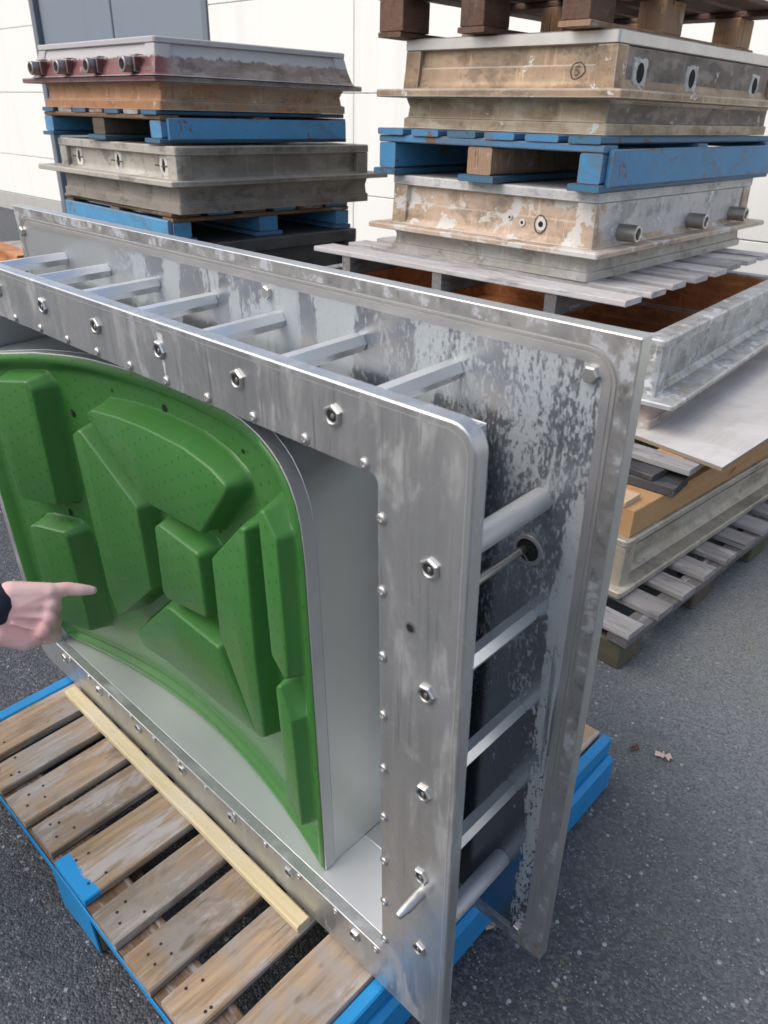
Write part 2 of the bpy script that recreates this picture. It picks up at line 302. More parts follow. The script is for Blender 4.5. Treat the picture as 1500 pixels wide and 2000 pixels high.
MT['darkgrey'] = m_stain('dark grey casting', (.085, .085, .083), (.07, .07, .07), (.10, .098, .095), (.13, .13, .13), .0, .3, .5, .8)
MT['pipe'] = m_metal('turned steel pipe', (.50, .48, .45), .28, .45, 1., (20, 60, 60), .06)
MT['pipedark'] = m_metal('sooty steel pipe', (.36, .33, .32), .35, .5, .8, (30, 60, 60), .1, .6)
MT['chalk'] = m_stain('white chalk paste', (.58, .57, .52), (.50, .48, .43), (.62, .62, .58), (.64, .63, .6), .4, 0, .8)
MT['ink'] = m_plain('marker ink', (.05, .035, .03), .6)
MT['asphalt'] = m_asphalt(); MT['wall'] = m_wall('white wall panel', (.80, .81, .775)); MT['plinth'] = m_wall('concrete plinth', (.42, .42, .40), .4)
MT['door'] = m_wall('blue grey door', (.19, .23, .275), .15); MT['doorframe'] = m_wall('grey door frame', (.15, .175, .20), .1)
MT['skin'] = m_skin(); MT['jacket'] = m_wall('dark navy fabric', (.022, .024, .04), .2); MT['hair'] = m_plain('brown hair', (.05, .032, .02), .6)
MT['cuff'] = m_wall('dark blue cuff lining', (.03, .07, .16), .2)
MT['leaf'] = m_wood('dry oak leaf', (.42, .31, .26), (.34, .24, .19), (.46, .36, .31), 'y', .7, 0)

# ------------------------------------------------------------------ object helpers
def prop(o, label=None, cat=None, group=None, kind=None):
    for k, v in (('label', label), ('category', cat), ('group', group), ('kind', kind)):
        if v: o[k] = v
    return o
def thing(name, label, cat, M=None, group=None):
    assert 4 <= len(label.split()) <= 16, label
    o = bpy.data.objects.new(name, None); COL.objects.link(o); o.empty_display_size = .1
    if M is not None: o.matrix_world = M
    return prop(o, label, cat, group, 'thing')
def finish(name, bm, mat, parent=None, loc=None, ang=35):
    bmesh.ops.recalc_face_normals(bm, faces=bm.faces)
    me = bpy.data.meshes.new(name); bm.to_mesh(me); bm.free()
    for m in (mat if isinstance(mat, (list, tuple)) else [mat]): me.materials.append(m)
    me.shade_smooth(); me.set_sharp_from_angle(angle=R(ang))
    o = bpy.data.objects.new(name, me); COL.objects.link(o)
    if parent is not None: o.parent = parent
    if loc is not None: o.location = loc
    return o
def inst(o, parent, loc, rot=None):
    c = o.copy(); COL.objects.link(c); c.parent = parent; c.location = loc
    if rot is not None: c.rotation_euler = rot
    return c
def loft(bm, rings, cap0=True, cap1=True, mi=0):
    vr = [[bm.verts.new(p) for p in r] for r in rings]; n = len(vr[0]); fs = []
    for a, b in zip(vr, vr[1:]):
        for i in range(n):
            j = (i+1) % n; fs.append(bm.faces.new((a[i], a[j], b[j], b[i])))
    if cap0: fs.append(bm.faces.new(vr[0][::-1]))
    if cap1: fs.append(bm.faces.new(vr[-1]))
    for f in fs: f.material_index = mi
    return vr
def rrect(x0, x1, y0, y1, r, n=3):
    pts = []
    for cx, cy, a0 in ((x1-r, y0+r, -90), (x1-r, y1-r, 0), (x0+r, y1-r, 90), (x0+r, y0+r, 180)):
        for k in range(n+1):
            a = R(a0+90*k/n); pts.append((cx+r*math.cos(a), cy+r*math.sin(a)))
    return pts
def box(bm, x0, x1, y0, y1, z0, z1, c=.002, mi=0):
    c = min(c, (x1-x0)*.3, (y1-y0)*.3, (z1-z0)*.3)
    rg = [[(x, y, z) for x, y in rrect(x0+i, x1-i, y0+i, y1-i, max(c, .0005), 1)] for i, z in ((c, z0), (0, z0+c), (0, z1-c), (c, z1))]
    loft(bm, rg, mi=mi)
def board(bm, L, W, T, axis, org, c=.003, seg=4, jit=.0012, seed=None):
    """plank with chamfered long edges and slightly wavy faces; org = min corner"""
    rd = random.Random(seed if seed is not None else random.random())
    rings = []
    for k in range(seg+1):
        s = L*k/seg
        if k == 0: s -= rd.uniform(-jit, jit)*2
        j = lambda: rd.uniform(-jit, jit)
        dw = j(); dt = j()*.6
        sec = [(c, 0), (W-c, 0), (W, c), (W, T-c), (W-c, T), (c, T), (0, T-c), (0, c)]
        ring = []
        for u, v in sec:
            uu = u+dw+j()*.5; vv = v+dt*.4+(j()*.4 if v > T*.5 else 0)
            p = {'x': (s, uu, vv), 'y': (uu, s, vv), 'z': (uu, vv, s)}[axis]
            ring.append((p[0]+org[0], p[1]+org[1], p[2]+org[2]))
        rings.append(ring)
    loft(bm, rings)
def frame_ax(d):
    d = Vector(d).normalized(); a = Vector((0, 0, 1)) if abs(d.z) < .9 else Vector((1, 0, 0))
    u = d.cross(a).normalized(); return d, u, u.cross(d)
def lathe(bm, prof, org, d, n=20, cap0=True, cap1=True, ph=0., mi=0):
    """prof: (radius, distance along d)"""
    d, u, v = frame_ax(d); org = Vector(org)
    rg = [[org+d*s+u*(r*math.cos(ph+2*math.pi*k/n))+v*(r*math.sin(ph+2*math.pi*k/n)) for k in range(n)] for r, s in prof]
    loft(bm, rg, cap0, cap1, mi)
def ribbon(bm, pts, wdt, nrm, up=None):
    """a flat pen stroke along pts on a surface with normal nrm"""
    nrm = Vector(nrm); P = [Vector(p) for p in pts]; L = []; Rr = []
    for i, p in enumerate(P):
        t = (P[min(i+1, len(P)-1)]-P[max(i-1, 0)]).normalized(); s = t.cross(nrm).normalized()*wdt*.5
        L.append(bm.verts.new(p+s)); Rr.append(bm.verts.new(p-s))
    for i in range(len(P)-1): bm.faces.new((L[i], L[i+1], Rr[i+1], Rr[i]))
def TM(x, y, z, rz=0.): return Matrix.Translation((x, y, z)) @ Matrix.Rotation(R(rz), 4, 'Z')
MF = Matrix.Translation((0, 0, DZ)) @ Matrix.Rotation(TH, 4, 'X')    # frame of the front mould and its pallet
NB = bmesh.new

# ------------------------------------------------------------------ ground
def ground_z(y):
    s = math.tan(TH); f = lambda t: DZ+s*t
    if y > 1.35: return 0.
    if y > .85:
        t = (y-.85)/.5; return (DZ+s*.85)*(1-t)**2+2*t*(1-t)*(DZ+s*1.0)+0*t*t if False else f(.85)+(0-f(.85))*(t*(2-t))
    return max(f(y), f(-6.))
bm = NB(); xs = [-60, -30, -16, -10, -6, -4, -2.5, -1.5, -.8, -.3, .2, .8, 1.5, 3, 6, 12, 30, 60]
ys = [-60, -30, -12, -6, -4, -2.5, -1.5, -.8, -.3, .2, .6, .85, .95, 1.05, 1.15, 1.25, 1.35, 1.8, 2.5, 3.5, 5.2, 9]
gv = [[bm.verts.new((x, y, ground_z(y))) for x in xs] for y in ys]
for j in range(len(ys)-1):
    for i in range(len(xs)-1): bm.faces.new((gv[j][i], gv[j][i+1], gv[j+1][i+1], gv[j+1][i]))
prop(finish('ground', bm, MT['asphalt']), kind='structure')

# ------------------------------------------------------------------ building behind
WY = 5.04
bld = thing('building', 'white panelled industrial hall with a grey double door behind the stacks', 'building', TM(-6, WY, 0))
def wbox(name, mat, x0, x1, z0, z1, y0=0., y1=.2, c=.006):
    b = NB(); box(b, x0+6, x1+6, y0, y1, z0, z1, c); return finish(name, b, mat, bld)
rows = [.268, .862, 1.738, 2.555, 3.40, 4.25, 5.1]
cols = [(-26, -20.5), (-20.5, -16.2), (-16.2, -11.74), (-7.58, -5.36), (-5.36, -.2), (-.2, 5.2), (5.2, 11)]
for a, b_ in cols:
    for z0, z1 in zip(rows, rows[1:]): wbox('wall_panel', MT['wall'], a+.003, b_-.003, z0+.003, z1-.003, .0, .18, .005)
    wbox('plinth', MT['plinth'], a, b_, -.3, rows[0]-.004, -.012, .18)
wbox('wall_core', MT['plinth'], -26, 11, -.3, 5.1, .185, .4)
wbox('lintel', MT['wall'], -11.73, -7.59, 4.25, 5.09, 0, .18)
for x0, x1 in ((-11.60, -9.705), (-9.675, -7.70)): wbox('door_leaf', MT['door'], x0, x1, .03, 4.14, .06, .12, .01)
for x0, x1, z0, z1 in ((-11.73, -11.61, 0, 4.245), (-7.69, -7.59, 0, 4.245), (-11.60, -7.70, 4.15, 4.245)): wbox('door_frame', MT['doorframe'], x0, x1, z0, z1, -.015, .14)

# ------------------------------------------------------------------ the front mould
O = Vector((-.765, .12, .178))
mould = thing('rotational_mould', 'upright aluminium mould, two bolted plates around a green panel, on the near pallet', 'mould', MF @ Matrix.Translation(O))
def mo(name, bm, mat, ang=35, parent=None):
    for v in bm.verts: v.co -= O
    return finish(name, bm, mat, parent or mould, None, ang)
FX0, FX1, FZ0, FZ1, FT = -1.526, 0., .181, 1.3395, .022
OX0, OX1, OZ0, OZ1 = -1.392, -.1395, .2903, 1.2403
# front plate with its window
bm = NB()
def ring(x0, x1, z0, z1, r, y, n=6): return [(x, y, z) for x, z in rrect(x0, x1, z0, z1, r, n)]
c = .0018
loft(bm, [ring(OX0, OX1, OZ0, OZ1, .011, FT), ring(OX0, OX1, OZ0, OZ1, .011, .0012), ring(OX0-.0012, OX1+.0012, OZ0-.0012, OZ1+.0012, .012, 0),
          ring(FX0+c, FX1-c, FZ0+c, FZ1-c, .030, 0), ring(FX0, FX1, FZ0, FZ1, .033, c), ring(FX0, FX1, FZ0, FZ1, .033, FT), ring(OX0, OX1, OZ0, OZ1, .011, FT)], False, False)
bmesh.ops.remove_doubles(bm, verts=bm.verts, dist=1e-5)
mo('front_plate', bm, MT['front'])
# faint routed line beside the plate's rim
bm = NB(); i1, i2 = .0085, .0100
loft(bm, [ring(FX0+i1, FX1-i1, FZ0+i1, FZ1-i1, .027, -.0004), ring(FX0+i2, FX1-i2, FZ0+i2, FZ1-i2, .026, -.0004)], False, False)
mo('scribed_line', bm, MT['post'])
# back plate with the sealing groove
BY, BT = .2313, .0253; BX0, BX1, BZ0, BZ1 = -1.580, .050, .1967, 1.3907
def ri(i, y, r): return ring(BX0+i, BX1-i, BZ0+i, BZ1-i, max(r, .0008), y, 6)
bm = NB(); e = .0012
loft(bm, [ri(e, BY+BT, .001), ri(0, BY+BT-e, .001), ri(0, BY+e, .001), ri(e, BY, .001)], True, False, 2)
loft(bm, [ri(e, BY, .001), ri(.019, BY, .046), ri(.0195, BY+.0014, .045)], False, False, 3)
loft(bm, [ri(.0195, BY+.0014, .045), ri(.0220, BY+.0014, .042), ri(.0225, BY-.0006, .042), ri(.0255, BY-.0006, .039), ri(.0260, BY+.0012, .039), ri(.0285, BY+.0012, .036), ri(.0290, BY, .036), ri(.0385, BY-.0003, .030), ri(.0405, BY, .030)], False, False, 1)
loft(bm, [ri(.0405, BY, .030), ri(.05, BY, .025)], False, True)
bmesh.ops.remove_doubles(bm, verts=bm.verts, dist=1e-5)
bp = mo('back_plate', bm, [MT['back'], MT['groove'], MT['sheet'], MT['border']])
# posts between the plates, each with a lock nut on the front
PX = [-.057, -.2095, -.396, -.586, -.777, -.968, -1.160, -1.352, -1.472]
posts = [(x, 1.297) for x in PX[1:-1]] + [(x, .262) for x in PX[1:-1]]
posts += [(-.054, .957), (-.054, .772), (-.054, .588), (-1.472, .957), (-1.472, .772), (-1.472, .588)]
rounds = [(-.054, 1.150), (-.054, .402), (-1.472, 1.150), (-1.472, .402)]
def nut_mesh():
    b = NB(); rr = .0148
    lathe(b, [(rr, 0), (rr, -.0030), (rr*.88, -.0048), (.0098, -.0051), (.0083, -.0040), (.0081, -.0022)], (0, 0, 0), (0, 1, 0), 6*4, True, False)
    # flatten the 24-gon flange to a hexagon below the chamfer
    for v in b.verts:
        rad = math.hypot(v.co.x, v.co.z)
        if rad > .0103:
            a = math.atan2(v.co.z, v.co.x); k = math.cos(R(30))/math.cos((a % R(60))-R(30)); v.co.x *= k; v.co.z *= k
    return b
nut0 = finish('lock_nut', nut_mesh(), MT['zinc'], mould, Vector((0, 0, 0)), 25)
b = NB(); lathe(b, [(.0080, -.0002), (.0080, -.0030), (.0074, -.0033), (.0038, -.0033), (.0032, -.0024)], (0, 0, 0), (0, 1, 0), 20); bolt0 = finish('bolt_end', b, MT['black'], nut0)
b = NB(); lathe(b, [(.0031, -.0024), (.0026, -.0031), (.0010, -.0033)], (0, 0, 0), (0, 1, 0), 8); mark0 = finish('socket_mark', b, MT['zinc'], nut0)
first = True
rnd = random.Random(3)
for x, z in posts+rounds:
    isr = (x, z) in rounds; b = NB(); a = rnd.uniform(-.12, .12) + (R(0) if not isr else 0)
    if isr: lathe(b, [(.0170, FT), (.0170, BY-.002), (.0160, BY)], (x, 0, z), (0, 1, 0), 28)
    else: lathe(b, [(.0150, FT), (.0150, BY-.003), (.0134, BY)], (x, 0, z), (0, 1, 0), 6, ph=a)
    mo('round_post' if isr else 'standoff_post', b, MT['round' if isr else 'post'], 30)
    loc = Vector((x, -.0002, z))-O; rot = (0, rnd.uniform(0, 1), 0)
    if first: nut0.location = loc; nut0.rotation_euler = rot; first = False
    else:
        nn = inst(nut0, mould, loc, rot)
        for ch in (bolt0, mark0): q = ch.copy(); COL.objects.link(q); q.parent = nn
# cap screws with washers around the window
b = NB(); lathe(b, [(.0089, 0), (.0089, -.0006), (.0076, -.0008), (.0070, -.0019), (.0059, -.0026), (.0036, -.0032), (.0031, -.0012), (.0011, -.0010)], (0, 0, 0), (0, 1, 0), 18)
scr0 = finish('cap_screw', b, MT['zinc'], mould, Vector((0, 0, 0)), 30)
sc_pos = [(-.160-.1053*k, 1.2495) for k in range(12)]+[(-.155-.1053*k, .2795) for k in range(12)]+[(-.1325, .336+.1062*k) for k in range(9)]+[(-1.3985, .336+.1062*k) for k in range(9)]
for k, (x, z) in enumerate(sc_pos):
    loc = Vector((x, -.0003, z))-O
    if k == 0: scr0.location = loc
    else: inst(scr0, mould, loc, (0, rnd.uniform(0, 3), 0))
# hex bolts on the back plate
b = NB(); lathe(b, [(.0112, 0), (.0112, -.0070), (.0096, -.0086), (.004, -.0087)], (0, 0, 0), (0, 1, 0), 6); hb0 = finish('hex_bolt', b, MT['zinc'], mould, Vector((-.005, BY, 1.337))-O, 25)
for x, z in ((-.614, 1.337), (-1.549, 1.335), (-.005, .24), (-1.549, .24)): inst(hb0, mould, Vector((x, BY, z))-O, (0, rnd.uniform(0, 1), 0))
# vent rod with its ring in the back plate, tapped hole, locating pin
b = NB(); lathe(b, [(.0062, FT), (.0062, BY)], (-.073, 0, 1.062), (0, 1, 0), 16); mo('vent_rod', b, MT['pipe'])
b = NB(); lathe(b, [(.024, BY), (.0235, BY-.0022), (.0185, BY-.0024), (.018, BY-.0004)], (-.067, 0, 1.063), (0, 1, 0), 26, False, False); mo('vent_ring', b, MT['groove'])
b = NB(); lathe(b, [(.0178, BY-.0003), (.001, BY-.0004)], (-.067, 0, 1.063), (0, 1, 0), 24, False, True); mo('vent_opening', b, MT['hole'])
b = NB(); ribbon(b, [(-.073+.019*math.sin(t), BY-.010-.006*math.cos(t), 1.063+.004-.030*(1-math.cos(t))) for t in [k*.12 for k in range(12)]], .0025, (0, 1, 0)); mo('wire_clip', b, MT['zinc'])
b = NB(); lathe(b, [(.0085, -.0006), (.0062, -.0006)], (-.084, 0, 1.047), (0, 1, 0), 20, False, False); lathe(b, [(.0062, -.0006), (.0005, -.0004)], (-.084, 0, 1.047), (0, 1, 0), 20, False, True, mi=1); mo('tapped_hole', b, [MT['zinc'], MT['hole']])
b = NB(); lathe(b, [(.0095, 0), (.0095, -.034), (.0088, -.036), (.0062, -.052), (.0045, -.054)], (-.054, 0, .5475), (0, 1, 0), 20); mo('locating_pin', b, MT['zinc'])
# tray between the plates
TY = .205; th = .003
def mbox(name, mat, x0, x1, y0, y1, z0, z1, c=.0008):
    b = NB(); box(b, x0, x1, y0, y1, z0, z1, c); return mo(name, b, mat)
mbox('tray_floor', MT['tray'], OX0, OX1+.001, FT+.0015, .1495, OZ0-.004, OZ0-.001)
mbox('tray_lip', MT['sheet'], OX0, OX1+.001, .1505, TY, OZ0-.0045, OZ0-.0015)
mbox('tray_back', MT['tray'], OX0-.003, OX1+.004, TY+.0005, TY+th, OZ0-.004, OZ1+.004)
mbox('tray_side', MT['tray'], OX1+.002, OX1+.005, FT+.001, TY, OZ0-.004, OZ1+.004)
mbox('tray_side', MT['tray'], OX0-.005, OX0-.002, FT+.001, TY, OZ0-.004, OZ1+.004)
mbox('tray_top', MT['tray'], OX0, OX1, FT+.001, TY, OZ1+.001, OZ1+.004)
# green panel -----------------------------------------------------
def sm(t): t = min(1., max(0., t)); return t*t*(3-2*t)
def yb(X, z):
    D = max(0., 1-((X+.87)/.535)**2); w_ = math.exp(-max(0., (z-.29)/.33)**2)
    return .037+.075*D*(.3+.7*w_)-.072*sm((z-.25)/.28)*sm((-.95-X)/.43)
TOPC = [(-1.392, 1.122), (-1.232, 1.152), (-1.14, 1.167), (-1.0, 1.180), (-.908, 1.188), (-.80, 1.197), (-.70, 1.203), (-.60, 1.205), (-.52, 1.204), (-.47, 1.201), (-.429, 1.190), (-.400, 1.176), (-.381, 1.162), (-.360, 1.138), (-.345, 1.108), (-.336, 1.070), (-.332, 1.010)]
def topz(X):
    for (a, za), (b_, zb) in zip(TOPC, TOPC[1:]):
        if X <= b_: return za+(zb-za)*max(0, (X-a))/(b_-a)
    return TOPC[-1][1]
def botz(X):
    r_ = .055; d = X-(-1.390)
    return .2905 + (r_-math.sqrt(max(0, r_*r_-(r_-d)**2)) if d < r_ else 0)
XS = [-1.390, -1.387, -1.382, -1.374, -1.362, -1.348]; x = -1.335
while x < -.45: XS.append(x); x += .0115
XS += [-.445, -.435, -.425, -.415, -.405, -.396, -.388, -.381, -.374, -.367, -.361, -.355, -.350, -.346, -.3425, -.3395, -.337, -.3345, -.332]
OUT = [(X, topz(X)) for X in XS[::-1]]
def seg_d(px, pz, a, b_):
    dx, dz = b_[0]-a[0], b_[1]-a[1]; L = dx*dx+dz*dz; t = max(0, min(1, ((px-a[0])*dx+(pz-a[1])*dz)/L)) if L else 0
    return math.hypot(px-a[0]-t*dx, pz-a[1]-t*dz)
def edge_d(X, z):
    d = min(-.332-X, X+1.390, z-.2905)
    for a, b_ in zip(TOPC, TOPC[1:]): d = min(d, seg_d(X, z, a, b_))
    return max(0, d)
def base_h(X, z):
    d = edge_d(X, z)
    return -.002+.004*sm(d/.006)-.020*sm((d-.014)/.022)          # rolled lip, then the sunk field
def gy(X, z, h): return yb(X, z)-h
bm = NB(); NV = 84; gvv = []
for X in XS:
    z0, z1 = botz(X), topz(X); col = [bm.verts.new((X, gy(X, z0, 0)+.014, z0))]
    for k in range(NV+1):
        t = k/NV; t = t+.05*math.sin(2*math.pi*t)*-1; z = z0+(z1-z0)*t; col.append(bm.verts.new((X, gy(X, z, base_h(X, z)), z)))
    col.append(bm.verts.new((X, gy(X, z1, 0)+.014, z1))); gvv.append(col)
for a, b_ in zip(gvv, gvv[1:]):
    for k in range(len(a)-1): bm.faces.new((a[k], b_[k], b_[k+1], a[k+1]))
panel = mo('green_panel', bm, MT['green'], 60)
PADS = [
 [(-1.262,1.085),(-1.232,1.100),(-1.135,1.115),(-1.12,1.1),(-1.132,.828),(-1.235,.818),(-1.252,.828)],
 [(-1.243,.743),(-1.22,.75),(-1.141,.753),(-1.13,.743),(-1.172,.440),(-1.300,.445)],
 [(-1.022,1.022),(-.991,1.043),(-.826,.921),(-.847,.718),(-1.037,.549),(-1.053,.614)],
 [(-.955,1.085),(-.933,1.097),(-.83,1.113),(-.733,1.121),(-.608,1.123),(-.532,1.111),(-.485,1.092),(-.59,.968),(-.785,.957),(-.949,1.072)],
 [(-.763,.905),(-.744,.918),(-.611,.912),(-.623,.764),(-.774,.731),(-.788,.741)],
 [(-.453,1.037),(-.442,1.038),(-.469,.745),(-.475,.558),(-.5,.541),(-.572,.725),(-.582,.734),(-.563,.926)],
 [(-.400,1.085),(-.388,1.094),(-.356,1.058),(-.358,.833),(-.360,.775),(-.402,.812)],
 [(-.402,.738),(-.391,.751),(-.360,.69),(-.362,.404),(-.408,.444)],
 [(-.8,.692),(-.78,.701),(-.603,.701),(-.521,.521),(-.593,.514),(-.731,.502),(-.883,.490),(-.982,.466),(-1.005,.481),(-1.004,.505)]]
def inside(px, pz, P):
    ins = False
    for (x1, z1), (x2, z2) in zip(P, P[1:]+P[:1]):
        if (z1 > pz) != (z2 > pz) and px < (x2-x1)*(pz-z1)/(z2-z1)+x1: ins = not ins
    return ins
def rounded(P, r_, n=5):
    out = []
    if sum(a[0]*b_[1]-b_[0]*a[1] for a, b_ in zip(P, P[1:]+P[:1])) < 0: P = P[::-1]
    for k, p in enumerate(P):
        p = Vector(p); a = Vector(P[k-1])-p; b_ = Vector(P[(k+1) % len(P)])-p; la, lb = a.length, b_.length; a.normalize(); b_.normalize()
        ang = a.angle(b_); d = min(r_/math.tan(ang/2), la*.45, lb*.45); p0, p1 = p+a*d, p+b_*d
        for q in range(n+1): t = q/n; out.append(p0*(1-t)**2+p*2*t*(1-t)+p1*t*t)
    # resample and give every point its outward normal
    res = []
    for k, p in enumerate(out):
        q = out[(k+1) % len(out)]; m = max(1, int((q-p).length/.02))
        for e_ in range(m): res.append(p.lerp(q, e_/m))
    nr = []
    for k in range(len(res)):
        t = (res[(k+1) % len(res)]-res[k-1]).normalized(); nr.append(Vector((t.y, -t.x)))
    return res, nr
def plane_fit(pts):
    n = len(pts); mx = sum(p[0] for p in pts)/n; mz = sum(p[1] for p in pts)/n; my = sum(p[2] for p in pts)/n
    a = sum((p[0]-mx)**2 for p in pts); b_ = sum((p[0]-mx)*(p[1]-mz) for p in pts); d = sum((p[1]-mz)**2 for p in pts)
    e_ = sum((p[0]-mx)*(p[2]-my) for p in pts); f_ = sum((p[1]-mz)*(p[2]-my) for p in pts); det = a*d-b_*b_
    A, B = (e_*d-f_*b_)/det, (a*f_-b_*e_)/det
    return lambda X, z: my+A*(X-mx)+B*(z-mz)
for i, P in enumerate(PADS):
    res, nr = rounded(P, .011); HP = .030; MW = .014 if i in (6, 7) else .0155
    pl = plane_fit([(p.x, p.y, gy(p.x, p.y, HP)) for p in res]); bm = NB(); rings_ = []
    for off, k_ in ((MW+.003, -.06), (MW, .0), (MW*.86, .05), (MW*.70, .16), (MW*.16, .855), (MW*.06, .945), (-.0004, .985), (-.0022, 1.)):
        rg = []
        for p, nn in zip(res, nr):
            X, z = min(p.x+nn.x*off, -.3365), p.y+nn.y*off; z = min(z, topz(X)-.007); yb0 = gy(X, z, base_h(X, z)); yt = pl(X, z)
            rg.append((X, yb0+(yt-yb0)*k_, z))
        rings_.append(rg)
    loft(bm, rings_, False, True); bmesh.ops.triangulate(bm, faces=[f for f in bm.faces if len(f.verts) > 4])
    mo('raised_pad', bm, MT['green'], 80, mould).parent = panel
for o in list(panel.children): o.location = (0, 0, 0)
for X, z, r_ in ((-1.083, 1.043, .0085), (-.735, 1.142, .008), (-1.170, .780, .0085), (-.925, 1.128, .003), (-.497, 1.137, .004), (-.60, .946, .003)):
    b = NB(); d = Vector((0, 1, 0)); lathe(b, [(r_, 0), (r_*.2, .0003)], (X, gy(X, z, base_h(X, z))-.0012, z), d, 16, False, True); o = mo('vent_hole', b, MT['hole']); o.parent = panel
# core box: the sheet behind the panel
def rim_pts():
    pts = [(-.332, z) for z in [.2905, .36, .45, .55, .65, .75, .85, .93]]+[(X, topz(X)) for X in XS[::-1]]+[(-1.390, z) for z in (1.0, .85, .7, .55, .45, .36)]
    return pts
def strip(name, mat, a0, a1, out, ys_abs=None):
    b = NB(); P = rim_pts(); rows_ = []
    nrm = []
    for i, p in enumerate(P):
        q0, q1 = P[max(0, i-1)], P[min(len(P)-1, i+1)]; t = Vector((q1[0]-q0[0], q1[1]-q0[1])).normalized(); nrm.append((t.y, -t.x))
    for off, dy in a0:
        rows_.append([b.verts.new((p[0]+n_[0]*off, (yb(*p)+dy) if dy is not None else TY, p[1]+n_[1]*off)) for p, n_ in zip(P, nrm)])
    for r0, r1 in zip(rows_, rows_[1:]):
        for i in range(len(P)-1): b.faces.new((r0[i], r0[i+1], r1[i+1], r1[i]))
    return mo(name, b, mat, 50)
strip('core_wall', MT['sheet'], [(-.0006, .012), (-.0006, .02), (-.0006, .04), (-.0006, None)], None, 0)
strip('edge_band', MT['band'], [(-.001, .003), (.0022, .004), (.0026, .022), (.0014, .0275), (.0022, .0285), (-.0008, .0300)], None, 0)

# ------------------------------------------------------------------ blue pallet under the mould
pm = thing('wooden_pallet', 'bright blue edged pallet with scuffed brown deck boards under the upright green mould', 'pallet', MF @ Matrix.Translation((-.75, .27, 0)), 'blue pallets')
PO = Vector((-.75, .27, 0))
def pp(name, bm, mat, ang=35):
    for v in bm.verts: v.co -= PO
    return finish(name, bm, mat, pm, None, ang)
edges = [(-1.348, -1.232), (-1.209, -1.120), (-1.092, -.988), (-.964, -.866), (-.840, -.706), (-.672, -.578), (-.548, -.452), (-.420, -.330), (-.290, -.168)]
for k, (a, b_) in enumerate(edges):
    b = NB(); board(b, 1.15, b_-a, .021, 'y', (a, -.300+rnd.uniform(-.004, .006), .151), .003, 6, .0022, k); pp('deck_board', b, MT['deckblue' if k == 4 else 'deck'])
b = NB(); lathe(b, [(.0033, 0), (.0031, .0010), (.0012, .0012)], (0, 0, 0), (0, 0, 1), 8); nail0 = finish('nail_head', b, MT['black'], pm, Vector((-1.29, -.247, .1722))-PO)
for k, (a, b_) in enumerate(edges):
    for y0 in (-.262, -.232, .262):
        for f_ in (.28, .72):
            if k or y0 != -.262 or f_ > .5: inst(nail0, pm, Vector((a+(b_-a)*f_+rnd.uniform(-.012, .012), y0+rnd.uniform(-.012, .012), .1720))-PO)
for y0 in (-.298, .22, .745): b = NB(); board(b, 1.19, .10, .024, 'x', (-1.356, y0, .1258), .003, 5, .001); pp('cross_board', b, MT['cross'])
for x0, w_ in ((-1.389, .038), (-.164, .026)): b = NB(); board(b, 1.155, w_, .05, 'y', (x0, -.303, .123), .004, 5, .0015); pp('edge_board', b, MT['bluebright'])
b = NB(); board(b, 1.15, .055, .118, 'y', (-.176, -.30, .001), .012, 5, .001); pp('stringer', b, MT['bluebright'])
b = NB(); board(b, 1.16, .08, .12, 'y', (-1.39, -.30, .001), .006, 5, .001); pp('stringer', b, MT['bluebright'])
for y0 in (-.296, .21, .735): b = NB(); box(b, -.862, -.695, y0, y0+.13, .001, .1255, .004); pp('block', b, MT['cross'])
b = NB(); board(b, .168, .0035, .137, 'x', (-.863, -.3015, .004), .001, 3, .0006); pp('paint_skin', b, MT['bluebright'])
b = NB(); board(b, 1.19, .0032, .024, 'x', (-1.356, -.3024, .127), .001, 8, .0008); pp('front_edge', b, MT['bluebright'])
bt = thing('batten', 'pale yellow square batten lying along the foot of the upright mould', 'batten', MF @ Matrix.Translation((-.82, -.02, .172)))
b = NB(); board(b, .975, .034, .021, 'x', (-.488, -.020, .0008), .004, 8, .0012, 5); finish('batten_bar', b, MT['batten'], bt)

# ------------------------------------------------------------------ builders for the stacks (local x: -W..0, y: 0..D)
def board_pallet(label, M, W, D, H, nb, mats, group=None, gapx=.03, cat='pallet', name='wooden_pallet', chip=()):
    """stringer pallet: deck boards and solid side stringers along y, openings in the y faces"""
    t = thing(name, label, cat, M, group); dm, cm, sm_, mm, bm_ = mats; tb = H*.14
    bw = (W-gapx*(nb-1))/nb
    for k in range(nb):
        x0 = -W+k*(bw+gapx); b = NB(); board(b, D+rnd.uniform(-.008, .008), bw*rnd.uniform(.9, 1.03), tb, 'y', (x0, rnd.uniform(-.008, .004), H-tb), .005, 4, .002)
        finish('deck_board', b, dm[k % len(dm)], t)
    for y0 in (0, D/2-.05, D-.1): b = NB(); board(b, W, .1, tb, 'x', (-W, y0+.002, H-2*tb-.002), .004, 4, .0015); finish('cross_board', b, cm, t)
    for x0, w_, m_, nm in ((-W, .095, sm_, 'stringer'), (-W/2-.06, .12, mm, 'stringer'), (-.095, .095, sm_, 'stringer')):
        b = NB(); board(b, D-.004, w_, H-3*tb-.006, 'y', (x0, .004, tb+.002), .006, 5, .002); finish(nm, b, m_, t)
    b = NB(); board(b, D-.05, .022, H-2*tb-.004, 'y', (.001, .035, tb*.6), .006, 6, .0018); finish('side_board', b, sm_, t)
    for x0, w_ in ((-W-.02, .13), (-W/2-.09, .18), (-.125, .135)): b = NB(); board(b, D+.01, w_, tb, 'y', (x0, -.012, 0), .004, 4, .0015); finish('bottom_board', b, bm_, t)
    return t
def rl(x0, x1, y0, y1, r, z, n=3): return [(x, y, z) for x, y in rrect(x0, x1, y0, y1, r, n)]
